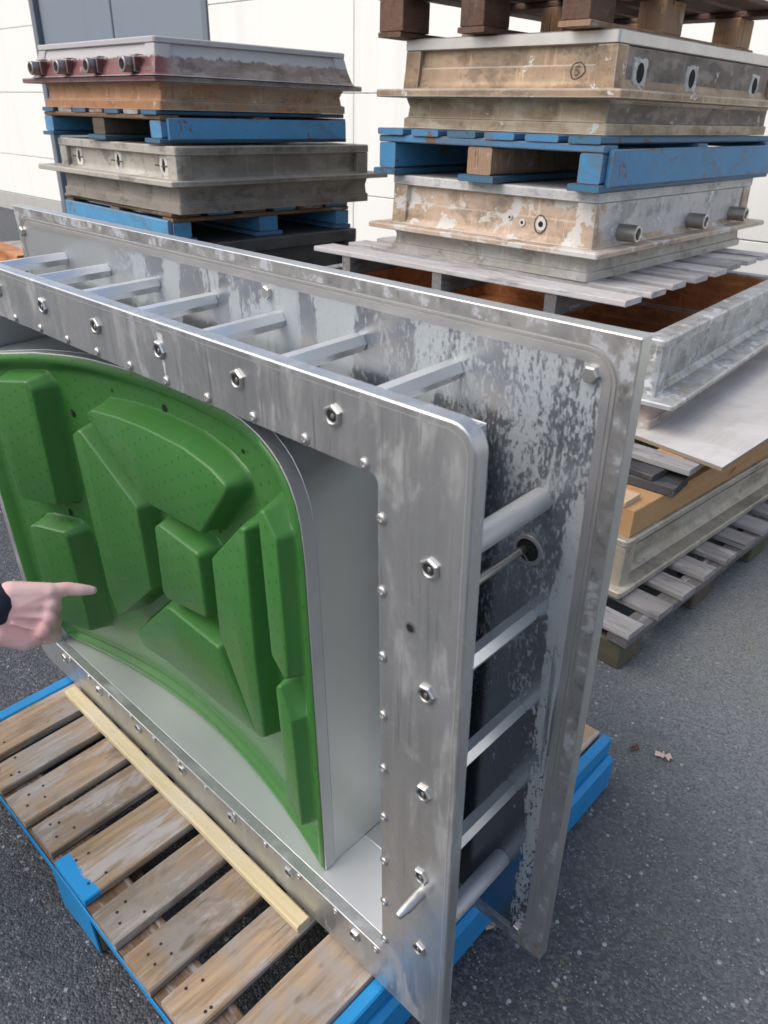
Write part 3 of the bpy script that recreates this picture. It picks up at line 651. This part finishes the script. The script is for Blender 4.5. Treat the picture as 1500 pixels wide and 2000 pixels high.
def cast_mould(label, M, W, D, zs, mats, fl=(.06, .06, .06, .06), ft=.02, tap=0., rec=.02, skin=.012, open_=None, cat='mould', group='stored casting moulds', post=.085, bead=False, r=.012):
    """casting mould lying flat: skirt, flange, upper walls with corner posts, rim"""
    zs0, zf, zr, zt = zs; mS, mF, mW, mC, mR = mats
    t = thing('casting_mould', label, cat, M, group)
    b = NB(); h = zf-zs0
    loft(b, [rl(-W, 0, 0, D, r, zs0), rl(-W, 0, 0, D, r, zs0+.32*h), rl(-W+skin, -skin, skin, D-skin, r, zs0+.36*h), rl(-W+skin*1.4, -skin*1.4, skin*1.4, D-skin*1.4, r, zs0+.7*h), rl(-W+skin*.4, -skin*.4, skin*.4, D-skin*.4, r, zf-.0006)], True, open_ is None)
    finish('skirt', b, mS, t)
    l, n_, ri_, f_ = fl; b = NB()
    loft(b, [rl(-W-l+k, ri_-k, -n_+k, D+f_-k, .012, z) for k, z in ((.003, zf), (0, zf+.003), (0, zf+ft-.004), (.004, zf+ft))]+([] if open_ is None else [rl(-W+.1, -.1, .1, D-.1, .012, zf+ft), rl(-W+.1, -.1, .1, D-.1, .012, zf), rl(-W-l+.003, ri_-.003, -n_+.003, D+f_-.003, .012, zf)]), open_ is None, open_ is None); finish('flange', b, mF, t)
    z0 = zf+ft+.0006; o = tap; b = NB()
    rr = rec
    if open_ is None:
        loft(b, [rl(-W-o+rr-.02, o-rr+.02, -o+rr-.02, D+o-rr+.02, .02, z0), rl(-W-o+rr-.004, o-rr+.004, -o+rr-.004, D+o-rr+.004, .02, z0+.014), rl(-W-o+rr, o-rr, -o+rr, D+o-rr, .018, z0+.03),
                 rl(-W-o*.4+rr, o*.4-rr, -o*.4+rr, D+o*.4-rr, .015, z0+(zr-z0)*.55)]
             + ([rl(-W-o*.4+rr+.008, o*.4-rr-.008, -o*.4+rr+.008, D+o*.4-rr-.008, .015, z0+(zr-z0)*.555)] if bead else [])
             + [rl(-W+rr+.008*bead, -rr-.008*bead, rr+.008*bead, D-rr-.008*bead, .015, zr)])
        finish('upper_wall', b, mW, t)
        b = NB(); loft(b, [rl(-W+k, -k, k, D-k, .014, z) for k, z in ((.004, zr+.0006), (0, zr+.004), (0, zt-.004), (.004, zt))]); finish('rim', b, mR, t)
    else:
        tk, zi = open_[:2]
        loft(b, [rl(-W-o+rr-.02, o-rr+.02, -o+rr-.02, D+o-rr+.02, .02, z0), rl(-W-o+rr, o-rr, -o+rr, D+o-rr, .018, z0+.02), rl(-W+rr, -rr, rr, D-rr, .016, zr)], False, False); finish('upper_wall', b, mW, t)
        b = NB(); loft(b, [rl(-W+rr, -rr, rr, D-rr, .016, zr-.002), rl(-W, 0, 0, D, .016, zr), rl(-W, 0, 0, D, .016, zt-.005), rl(-W+.005, -.005, .005, D-.005, .014, zt), rl(-W+tk, -tk, tk, D-tk, .02, zt), rl(-W+tk+.004, -tk-.004, tk+.004, D-tk-.004, .02, zt-.01)], False, False); finish('rim', b, mR, t)
        b = NB(); loft(b, [rl(-W+tk+.004, -tk-.004, tk+.004, D-tk-.004, .02, zt-.0102), rl(-W+.105, -.105, .105, D-.105, .03, zi)], False, True); finish('lining', b, open_[2] if len(open_) > 2 else MT['rust'], t)
    for sx, sy in ((0, 0), (1, 0), (0, 1), (1, 1)):
        b = NB(); p = post
        rg = []
        for z, oo in ((z0+.0005, o), (z0+(zr-z0)*.5, o*.4), (zr-.0005, 0)):
            x1 = -W-oo+.003 if sx else oo-.003; y1 = D+oo-.003 if sy else -oo+.003
            xa, xb = (x1, x1+p) if sx else (x1-p, x1); ya, yb_ = (y1-p, y1) if sy else (y1, y1+p)
            rg.append(rl(xa, xb, ya, yb_, .010, z, 2))
        loft(b, rg); finish('corner_post', b, mC, t)
    return t
def pipe(t, p, d, L, r, mat, plate=None):
    b = NB(); lathe(b, [(r, -.02), (r, L-.003), (r-.003, L), (r*.70, L), (r*.66, L-.004), (r*.64, .004)], p, d, 24, True, False); o = finish('pipe_stub', b, mat, t, None, 30)
    b = NB(); lathe(b, [(r*.64, 0.006), (r*.1, 0.005)], p, d, 20, False, True); finish('pipe_bore', b, MT['hole'], o)
    return o
def hole_plate(t, p, d, w_, h_, rx, rz, mat, seed=0):
    """square pad of chalky paste with an oval opening, on the face with normal d"""
    d, u, v = frame_ax(d); p = Vector(p); rd = random.Random(seed); n = 24; b = NB()
    out = []; mid = []; inn = []
    for k in range(n):
        a = 2*math.pi*k/n; ca, sa = math.cos(a), math.sin(a); q = 1/max(abs(ca), abs(sa))**.8*rd.uniform(.9, 1.1)
        out.append(p+u*(ca*q*w_/2)+v*(sa*q*h_/2)-d*.002); mid.append(p+u*(ca*q*w_*.44)+v*(sa*q*h_*.44)+d*.004); inn.append(p+u*(ca*rx)+v*(sa*rz)+d*.004)
    loft(b, [out, mid, inn], False, False); o = finish('hole_pad', b, mat, t)
    b = NB(); loft(b, [[q_ - d*.001 for q_ in inn]], False, True); finish('opening', b, MT['hole'], o); return o
def scribble(t, pts, wdt, nrm, name='marker_number'):
    b = NB(); 
    for pl in pts: ribbon(b, pl, wdt, nrm)
    return finish(name, b, MT['ink'], t)

BG = 'blue pallets'
# ------------------------------------------------------------------ left stack
LX, LY = -3.015, 1.49
wpallet = board_pallet
# foot of the stack (mostly hidden behind the front mould)
board_pallet('weathered grey pallet on the ground at the foot of the left stack', TM(LX+.04, LY-.02, 0, -2), 1.2, 1.15, .145, 6, ([MT['greyboard']], MT['greyboardy'], MT['greyboardy'], MT['mossblock'], MT['greyboardy']))
cast_mould('dark grey casting mould under the lower blue pallet of the left stack', TM(LX+.10, LY-.06, .146, -2), 1.26, 1.2, (0, .42, .775, .838), (MT['darkgrey'],)*5, (.06, .06, .06, .06), .03, .02, .03)
# lower blue pallet: solid blue board faces the camera's left, openings face right
board_pallet('faded blue pallet, lower of two in the left stack, solid blue side to the front', TM(LX, LY, .986, -2) @ Matrix.Translation((0, 1.06, 0)) @ Matrix.Rotation(R(90), 4, 'Z') if False else TM(LX+.03, LY, .986, -3) @ Matrix.Rotation(R(-90), 4, 'Z') @ Matrix.Translation((0, -1.22, 0)), 1.12, 1.22, .138, 6,
             ([MT['blueL'], MT['cross']], MT['cross'], MT['blueL'], MT['blue'], MT['blue']), BG)
m2 = cast_mould('grey green casting mould with three chalk ringed holes, between the left stack\'s blue pallets', TM(LX+.10, LY, 1.126, -1.5), 1.22, 1.24, (0, .122, .252, .292), (MT['olived'], MT['olive'], MT['olive'], MT['olive'], MT['olive']), (.20, .05, .03, .13), .026, .0, .026, .008)
for k, x in enumerate((-1.02, -.585, -.145)): 
    hole_plate(m2, (x, .0255, .205), (0, -1, 0), .075, .10, .014, .030, MT['chalk'], k)
    scribble(m2, [[(x-.085, .0252, .204), (x-.05, .0252, .203), (x-.036, .0252, .203)], [(x-.02, .020, .20), (x+.04, .020, .203)]], .007, (0, -1, 0), 'marker_line')
board_pallet('weathered blue pallet, upper of two in the left stack, under the maroon mould', TM(LX, LY, 1.428, -1), 1.205, 1.16, .137, 7, ([MT['bluedark'], MT['greyboard'], MT['bluedark'], MT['cross']], MT['cross'], MT['blueL'], MT['mossblock'], MT['bluedark']), BG)
m1 = cast_mould('maroon stained casting mould with four pipe stubs, on top of the left stack', TM(LX+.01, LY+.005, 1.566, -1), 1.18, 1.15, (0, .112, .262, .288), (MT['rustskirt'], MT['red'], MT['red'], MT['red'], MT['red']), (.19, .03, .03, .10), .024, .035, .012, .014)
for x in (-1.105, -.805, -.49, -.145):
    o = pipe(m1, (x, -.012, .178), (0, -1, 0), .075, .032, MT['pipedark'])
    b = NB(); board(b, .06, .035, .005, 'x', (x+.0, -.047, .214), .001, 2, .001); finish('bracket', b, MT['red'], m1)
    b = NB(); board(b, .008, .04, .06, 'x', (x+.040, -.050, .150), .001, 2, .001); finish('bracket', b, MT['red'], m1)

# ------------------------------------------------------------------ right stack
# ground pallet
gp = thing('wooden_pallet', 'weathered grey slatted pallet on the asphalt at the foot of the right stack', 'pallet', TM(-.317, 1.295, 0, -3))
for k in range(9):
    b = NB(); board(b, 1.9, .098+rnd.uniform(-.006, .006), .024, 'x', (-1.9+rnd.uniform(-.012, .01), .002+k*.168, .127), .004, 6, .0025, 40+k); finish('slat', b, MT['greyboard'], gp)
for x0 in (-.075, -.7, -1.3, -1.88): b = NB(); board(b, 1.45, .07, .03, 'y', (x0, .004, .0962), .003, 4, .001); finish('stringer', b, MT['greyboardy'], gp)
for y0 in (.01, .51, 1.0):
    for x0 in (-.12, -.74, -1.34): b = NB(); box(b, x0, x0+.10, y0, y0+.14, .0, .0955, .006); finish('block', b, MT['mossblock'], gp)
# long beige mould base
cast_mould('long beige mould base with a wide flange, on the right stack\'s ground pallet', TM(-.455, 1.475, .152, -4), 1.75, 1.62, (0, .004, .18, .205), (MT['beige'],)*5, (.08, .03, .022, .08), .026, .0, .05, .002, post=.07, bead=True)
# timbers and planks
TZ = .358
def lumber(label, M, dims, axis, mat, name='timber_beam', cat='timber', group=None, c=.003):
    t = thing(name, label, cat, M, group); L, W_, T_ = dims; b = NB(); board(b, L, W_, T_, axis, (0, 0, 0), c, 5, .0015); finish(name+'_wood', b, mat, t); return t
lumber('thick orange timber beam lying on the beige mould base, nearest the camera', TM(-.60, 1.515, TZ, -4), (1.5, .135, .098), 'y', MT['timber'])
lumber('orange timber beam under the chipboard, upper one set further back', TM(-.572, 1.84, TZ+.099, -4), (1.2, .105, .085), 'y', MT['timber'])
lumber('orange timber beam far side of the beige mould base', TM(-1.95, 1.7, TZ, -4), (1.4, .135, .098), 'y', MT['timber'])
lumber('orange timber beam far side, upper one', TM(-1.95, 1.72, TZ+.099, -4), (1.35, .105, .085), 'y', MT['timber'])
lumber('short light pine board across the end of the orange beam', TM(-1.3, 1.53, TZ+.099, -2), (.80, .10, .020), 'x', MT['lightwood'], 'plank', 'plank')
lumber('charred black plank sticking out under the grey planks', TM(-1.26, 1.63, TZ+.099, 4), (.84, .14, .034), 'x', MT['darkplank'], 'plank', 'plank')
lumber('thin dark grey plank under the pale grey plank', TM(-1.2, 1.72, TZ+.134, -3), (.70, .11, .022), 'x', MT['darkplank'], 'plank', 'plank')
lumber('pale grey weathered plank just below the chipboard corner', TM(-1.2, 1.77, TZ+.159, -1), (.79, .09, .024), 'x', MT['greyboard'], 'plank', 'plank')
cb = thing('chipboard_sheet', 'large pale chipboard sheet lying under the frosted open mould frame', 'board', TM(-.331, 1.82, .5442, 0))
b = NB(); 
pts = [(0, 0), (.055, 1.75), (-1.75, 1.78), (-1.8, .30)]
loft(b, [[(x, y, z) for x, y in pts] for z in (0, .0135)], True, False); loft(b, [[(x, y, .0135) for x, y in pts]], False, True, 1); bmesh.ops.remove_doubles(b, verts=b.verts, dist=1e-5); finish('sheet', b, [MT['chipedge'], MT['chip']], cb)
# open frame
fr = cast_mould('frosted white open mould frame with a rust brown inside, in the right stack', TM(-.66, 1.955, .558, 4), 1.82, 1.65, (0, .105, .297, .334), (MT['pinkskirt'], MT['frosty'], MT['frosty'], MT['frosty'], MT['frosty']), (.08, .045, .085, .08), .02, .0, .03, .008, (.075, .012, MT['rust']), post=.09)
b = NB(); lathe(b, [(.014, 0), (.014, -.02), (.012, -.028), (.004, -.030)], (-.55, 1.50, .30), (0, 1, 0), 16); finish('bolt_head', b, MT['zinc'], fr)
# slatted pallet
sp = thing('wooden_pallet', 'bleached slatted pallet lying over the open frosted frame, under the mould marked 6', 'pallet', TM(-.835, 1.945, .893, 1))
for k in range(8):
    b = NB(); L = (1.62 if k == 0 else 1.58)+rnd.uniform(-.02, .02); board(b, L, .132+rnd.uniform(-.006, .006), .022, 'x', (-L+rnd.uniform(-.015, .008), k*.2105, .0875), .003, 6, .0018, 70+k); finish('slat', b, MT['paleboard'], sp)
for x0 in (-.325, -.885, -1.43): b = NB(); board(b, 1.60, .05, .086, 'y', (x0, .008, .001), .004, 5, .0015); finish('stringer', b, MT['greyboardy'], sp)
# mould 6
m6 = cast_mould('peach and white casting mould marked 6 with three steel pipe stubs', TM(-1.10, 2.14, 1.0035, 0), 1.05, 1.57, (0, .100, .286, .326), (MT['skirt6'], MT['tan6'], MT['tan6'], MT['tan6'], MT['white6']), (.085, .075, .07, .10), .022, .006, .02, .010, bead=True)
b = NB(); box(b, -.0185, -.0125, .09, 1.48, .128, .284, .001); finish('side_sheet', b, MT['white6'], m6)
for y in (.235, .893, 1.377): pipe(m6, (-.015, y, .168), (1, 0, 0), .085, .033, MT['pipe'])
for x, z, r_ in ((-.245, .190, .017), (-.398, .203, .008), (-.335, .188, .010)):
    b = NB(); lathe(b, [(r_*1.5, 0), (r_*1.4, .003), (r_*.7, .003)], (x, .0135, z), (0, -1, 0), 18, False, False); lathe(b, [(r_*.7, .003), (r_*.1, .0028)], (x, .0135, z), (0, -1, 0), 18, False, True, mi=1); finish('bush', b, [MT['chalk'], MT['hole']], m6)
def circ(cx, cz, r_, y, a0=0, a1=360, n=22, sx=1.): return [(cx+sx*r_*math.cos(R(a0+(a1-a0)*k/n)), y, cz+r_*math.sin(R(a0+(a1-a0)*k/n))) for k in range(n+1)]
scribble(m6, [circ(-.248, .190, .034, .0112, 0, 380, 26, .8), [(-.232, .0112, .212), (-.252, .0112, .204), (-.262, .0112, .188)]+circ(-.249, .180, .012, .0112, 180, 520, 18)], .0045, (0, -1, 0))
# blue pallet
board_pallet('chipped blue pallet in the right stack between the moulds marked 6 and 5', TM(-1.075, 2.085, 1.3325, 0), 1.115, 1.70, .186, 6, ([MT['blue'], MT['blue'], MT['bluedark']], MT['blue'], MT['blue'], MT['endgrain'], MT['bluedark']), BG, .045)
# mould 5
m5 = cast_mould('scorched brown casting mould marked 5 with holes in its sooty side', TM(-1.13, 2.185, 1.5205, 0), 1.01, 1.62, (0, .118, .290, .335), (MT['skirt5'], MT['tan5'], MT['tan5'], MT['tan5'], MT['rim5']), (.09, .085, .085, .10), .03, .008, .02, .012, bead=True)
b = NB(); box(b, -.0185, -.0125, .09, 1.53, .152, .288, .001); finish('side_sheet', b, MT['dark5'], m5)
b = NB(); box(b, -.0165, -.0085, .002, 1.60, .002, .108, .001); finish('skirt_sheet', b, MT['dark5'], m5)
for k, y in enumerate((.205, .66, 1.36)): hole_plate(m5, (-.012, y, .208), (1, 0, 0), .115, .10, .030, .034, MT['frosty'], k+5)
scribble(m5, [[(-.172, .0112, .232), (-.150, .0112, .236), (-.135, .0112, .225), (-.128, .0112, .207), (-.140, .0112, .192), (-.165, .0112, .180), (-.182, .0112, .186), (-.190, .0112, .205), (-.184, .0112, .224), (-.172, .0112, .232), (-.160, .0112, .235)],
              [(-.150, .0112, .224), (-.166, .0112, .223), (-.169, .0112, .210), (-.158, .0112, .212), (-.153, .0112, .203), (-.160, .0112, .194), (-.170, .0112, .196)]], .004, (0, -1, 0))
# brown block pallet on top
tp = thing('wooden_pallet', 'dark brown block pallet on top of the right stack above the mould marked 5', 'pallet', TM(-1.10, 2.10, 1.8575, 0))
for y0 in (.0, .56, 1.30):
    for x0 in (-1.115, -.68, -.225):
        b = NB(); box(b, x0, x0+.115+(.02 if x0 < -1 else 0), y0, y0+.17, .0202, .135, .003); finish('block', b, MT['brownwood'] if y0 < .1 else MT['endgrain'], tp)
for x0 in (-1.12, -.69, -.23): b = NB(); board(b, 1.50, .13, .019, 'y', (x0, -.004, .0005), .003, 5, .0015); finish('bottom_board', b, MT['brownwood'] if x0 < -.3 else MT['endgrain'], tp)
for y0 in (.0, .57, 1.31): b = NB(); board(b, 1.16, .145, .022, 'x', (-1.13, y0, .136), .003, 5, .0015); finish('cross_board', b, MT['brownwood'], tp)
for k in range(7): b = NB(); board(b, 1.52, .125, .021, 'y', (-1.13+k*.1725, -.01, .159), .003, 5, .0015); finish('deck_board', b, MT['brownwood'], tp)

# ------------------------------------------------------------------ pieces at the far left edge
cast_mould('beige casting mould standing on the asphalt at the far left behind the front mould', TM(-4.62, 1.42, .002, -3), 1.3, 1.1, (0, .30, .58, .635), (MT['beige'],)*5, (.06, .06, .06, .06), .03, .0, .03)
lumber('reddish brown timber beam lying on the beige mould at the far left', TM(-5.9, 1.45, .638, -4), (1.32, .12, .105), 'x', MT['rust'])

# ------------------------------------------------------------------ dry leaves on the asphalt
def leaf(label, x, y, s, rz, mat):
    t = NB(); n = 22; c0 = t.verts.new((0, 0, .006*s/.04)); vs_ = []
    for k in range(n):
        a = 2*math.pi*k/n; r_ = s*(.62+.30*math.cos(a*7)*abs(math.sin(a))**.3)*(1.25 if abs(math.cos(a)) > .7 else .8)
        vs_.append(t.verts.new((r_*math.cos(a), r_*math.sin(a)*.75, .002+.010*abs(math.sin(a*2.3)))))
    for k in range(n): t.faces.new((c0, vs_[k], vs_[(k+1) % n]))
    o = finish('oak_leaf', t, mat); o.location = (x, y, ground_z(y)+.001); o.rotation_euler = (TH if y < .9 else 0, 0, R(rz)); prop(o, label, 'leaf'); return o
leaf('pale pink dry leaf on the open asphalt to the right of the blue pallet', -.060, 1.056, .030, 20, MT['leaf'])
leaf('small dark brown leaf beside the pale leaf on the asphalt', -.135, 1.03, .020, 80, MT['brownwood'])
leaf('pinkish leaf on the asphalt below the bottom edge of the back plate', -.112, .335, .030, 50, MT['leaf'])

# ------------------------------------------------------------------ person pointing from the left
Cc = Vector((.41018061, -.63005066, 1.57122887)); fw = Vector((-.60086097, .64941117, -.4660807)); rv = Vector((.72569208, .68764881, .02258572)); uv = Vector((-.33516726, .3246602, .88445388))
def hp(px, py, dn=0., D=1.27):
    """a point of the hand: photo position, and metres away from the viewer"""
    v = fw*1474.5+rv*(px-750)-uv*(py-1000); return Cc+v.normalized()*(D+dn)
person = thing('person', 'person in a dark jacket at the left edge pointing at the green panel', 'person', Matrix.Translation((-1.25, -.95, ground_z(-.95))))
PB = Vector((-1.25, -.95, ground_z(-.95)))
def limb(bm, pts, n=14):
    """capsule chain through (point, radius)"""
    for (p, r0), (q, r1) in zip(pts, pts[1:]):
        p, q = Vector(p)-PB, Vector(q)-PB; d = q-p; L = d.length
        prof = [(r0*math.sin(R(a)), -r0*math.cos(R(a))) for a in (8, 35, 65)]+[(r0, 0), (r1, L)]+[(r1*math.sin(R(a)), L+r1*math.cos(R(a))) for a in (65, 35, 8)]
        lathe(bm, prof, p, d, n)
def fused(name, bm, mat, vox, parent, sm_it=6, sub=0):
    o = finish(name, bm, mat, parent, None, 180)
    md = o.modifiers.new('remesh', 'REMESH'); md.mode = 'VOXEL'; md.voxel_size = vox; md.use_smooth_shade = True
    ms = o.modifiers.new('smooth', 'SMOOTH'); ms.factor = .5; ms.iterations = sm_it
    return o
wr = hp(-48, 1186, .005); el = hp(-300, 1130, -.06); el = Vector((-.86, -.66, 1.04)); sh = Vector((-1.10, -.80, 1.36))
bm = NB()
hd = [  # knuckles of the four fingers, then palm
    (hp(98, 1157), .0155), (hp(100, 1180, .004), .0160), (hp(95, 1206, .008), .0155), (hp(82, 1232, .010), .0140)]
for p, r_ in hd: limb(bm, [(wr, .027), (hp(20, 1190+(0), .004), .024), (p, r_)]); 
for (px, py) in ((97, 1158), (101, 1182), (97, 1208), (85, 1233)): limb(bm, [(hp(px, py, -.004), .0120), (hp(px-4, py, -.005), .0120)])
for k, (px, py) in enumerate(((97, 1158), (99, 1181), (95, 1206), (83, 1231))): limb(bm, [(hp(px-8, py, -.012), .0032), (hp(22, 1176+k*14, -.0165), .003)])
limb(bm, [(hp(20, 1160), .020), (hd[0][0], .0155)]); limb(bm, [(hp(10, 1222, .01), .021), (hd[3][0], .014)]); limb(bm, [(wr, .027), (hp(10, 1222, .01), .021)])
limb(bm, [(hd[0][0], .0140), (hp(130, 1150, .004), .0112), (hp(158, 1152, .006), .0098), (hp(181, 1153, .010), .0072)])          # index finger
for (p, r_), (a, c_) in zip(hd[1:], ((1186, .050), (1213, .052), (1240, .048))):                                              # folded fingers
    limb(bm, [(p, r_*.86), (hp(106, a, c_), .0125), (hp(72, a+8, c_+.022), .0112), (hp(44, a+10, c_+.010), .0095)])
limb(bm, [(hp(-10, 1172, .016), .019), (hp(40, 1166, .034), .0145), (hp(78, 1176, .046), .0115), (hp(100, 1184, .050), .0095)])     # thumb, on the far side
limb(bm, [(hp(0, 1235, .006), .020), (hp(50, 1250, .012), .0165), (hp(70, 1246, .012), .013)])                                   # heel of the hand
limb(bm, [(wr, .027), (wr.lerp(el, .35), .034), (el, .044), (sh, .055)])
b = NB(); ntip = hp(176, 1150.5, .0045); lathe(b, [(.0001, .0006), (.003, .0005), (.0042, -.0006)], ntip-PB, -fw*.8+uv*.5, 12, False, False); finish('fingernail', b, m_plain('fingernail', (.80, .62, .58), .3), person)
body = fused('body', bm, MT['skin'], .0028, person, 4)
# head on the same figure, hidden from this view
bm = NB(); hc = Vector((-1.27, -.93, 1.64)); limb(bm, [(hc+Vector((0, 0, -.22)), .06), (hc+Vector((.01, 0, -.08)), .062), (hc, .085), (hc+Vector((-.015, 0, .06)), .088)]); limb(bm, [(hc+Vector((.075, .03, 0)), .018), (hc+Vector((.10, .045, -.025)), .014)])
for s_ in (-1, 1): limb(bm, [(hc+Vector((-.03*s_-.01, .085*s_, -.02)), .018), (hc+Vector((-.03*s_-.01, .09*s_, .015)), .02)])
head = fused('head', bm, MT['skin'], .008, person)
for s_ in (-1, 1):
    b = NB(); lathe(b, [(.001, -.012), (.009, -.008), (.012, 0), (.009, .008), (.001, .012)], hc-PB+Vector((.078, .035, .028))+Vector((-.018, .028, 0))*s_, (1, .3, 0), 12); finish('eye', b, MT['black'], head)
bm = NB(); limb(bm, [(hc+Vector((-.035, -.01, .045)), .094), (hc+Vector((-.01, 0, .075)), .086)]); limb(bm, [(hc+Vector((-.05, -.015, -.03)), .075), (hc+Vector((-.035, -.01, .045)), .09)]); fused('hair', bm, MT['hair'], .01, person)
bm = NB()
limb(bm, [(hp(-14, 1184, .005), .037), (wr.lerp(el, .3), .046), (wr.lerp(el, .6), .052), (el, .060), (sh, .078), (Vector((-1.27, -.93, 1.38)), .085)], 18)
for s_ in (-1, 1):
    a = Vector((-1.27, -.93, 0)); v_ = Vector((-.13, .0, 0)) if s_ < 0 else Vector((.13, .05, 0))
    limb(bm, [(a+v_+Vector((0, 0, 1.36)), .085), (a+v_*.8+Vector((0, 0, 1.1)), .115), (a+v_*.7+Vector((0, 0, .88)), .12)])
limb(bm, [(Vector((-1.40, -.98, 1.36)), .07), (Vector((-1.52, -1.02, 1.08)), .052), (Vector((-1.47, -.92, .86)), .045)])
fused('jacket', bm, MT['jacket'], .009, person, 3)
bm = NB(); a = Vector((-1.27, -.93, 0))
for s_ in (-1, 1): v_ = Vector((.10, .04, 0))*s_; limb(bm, [(a+v_*.8+Vector((0, 0, .86)), .115), (a+v_+Vector((0, 0, .46)), .075), (a+v_+Vector((0, 0, .03)), .06)])
fused('trousers', bm, MT['jacket'], .012, person, 3)
for s_ in (-1, 1):
    bm = NB(); v_ = Vector((.10, .04, 0))*s_; limb(bm, [(a+v_+Vector((-.05, -.04, -.02)), .045), (a+v_+Vector((.12, .08, -.035)), .036)]); fused('shoe', bm, MT['black'], .01, person, 3)

# ------------------------------------------------------------------ loose grit on the asphalt
bm = NB(); rg = random.Random(21)
for k in range(420):
    x, y = rg.uniform(-2.2, 1.3), rg.uniform(-.9, 2.4); r_ = rg.uniform(.0012, .0042)*(1.6 if rg.random() < .06 else 1)
    z = ground_z(y)+r_*.3; vv = [bm.verts.new((x+r_*rg.uniform(.6, 1.2)*math.cos(a)*e_, y+r_*rg.uniform(.6, 1.2)*math.sin(a)*e_, z+h_)) for h_, e_ in ((0, 1), (r_*.6, .55)) for a in (0, 1.3, 2.5, 3.7, 5.0)]
    for a in range(5): bm.faces.new((vv[a], vv[(a+1) % 5], vv[5+(a+1) % 5], vv[5+a]))
    bm.faces.new(vv[5:])
prop(finish('grit', bm, m_plain('pale grit', (.30, .29, .27), .8)), 'pale loose grit scattered over the asphalt', 'grit', kind='stuff')
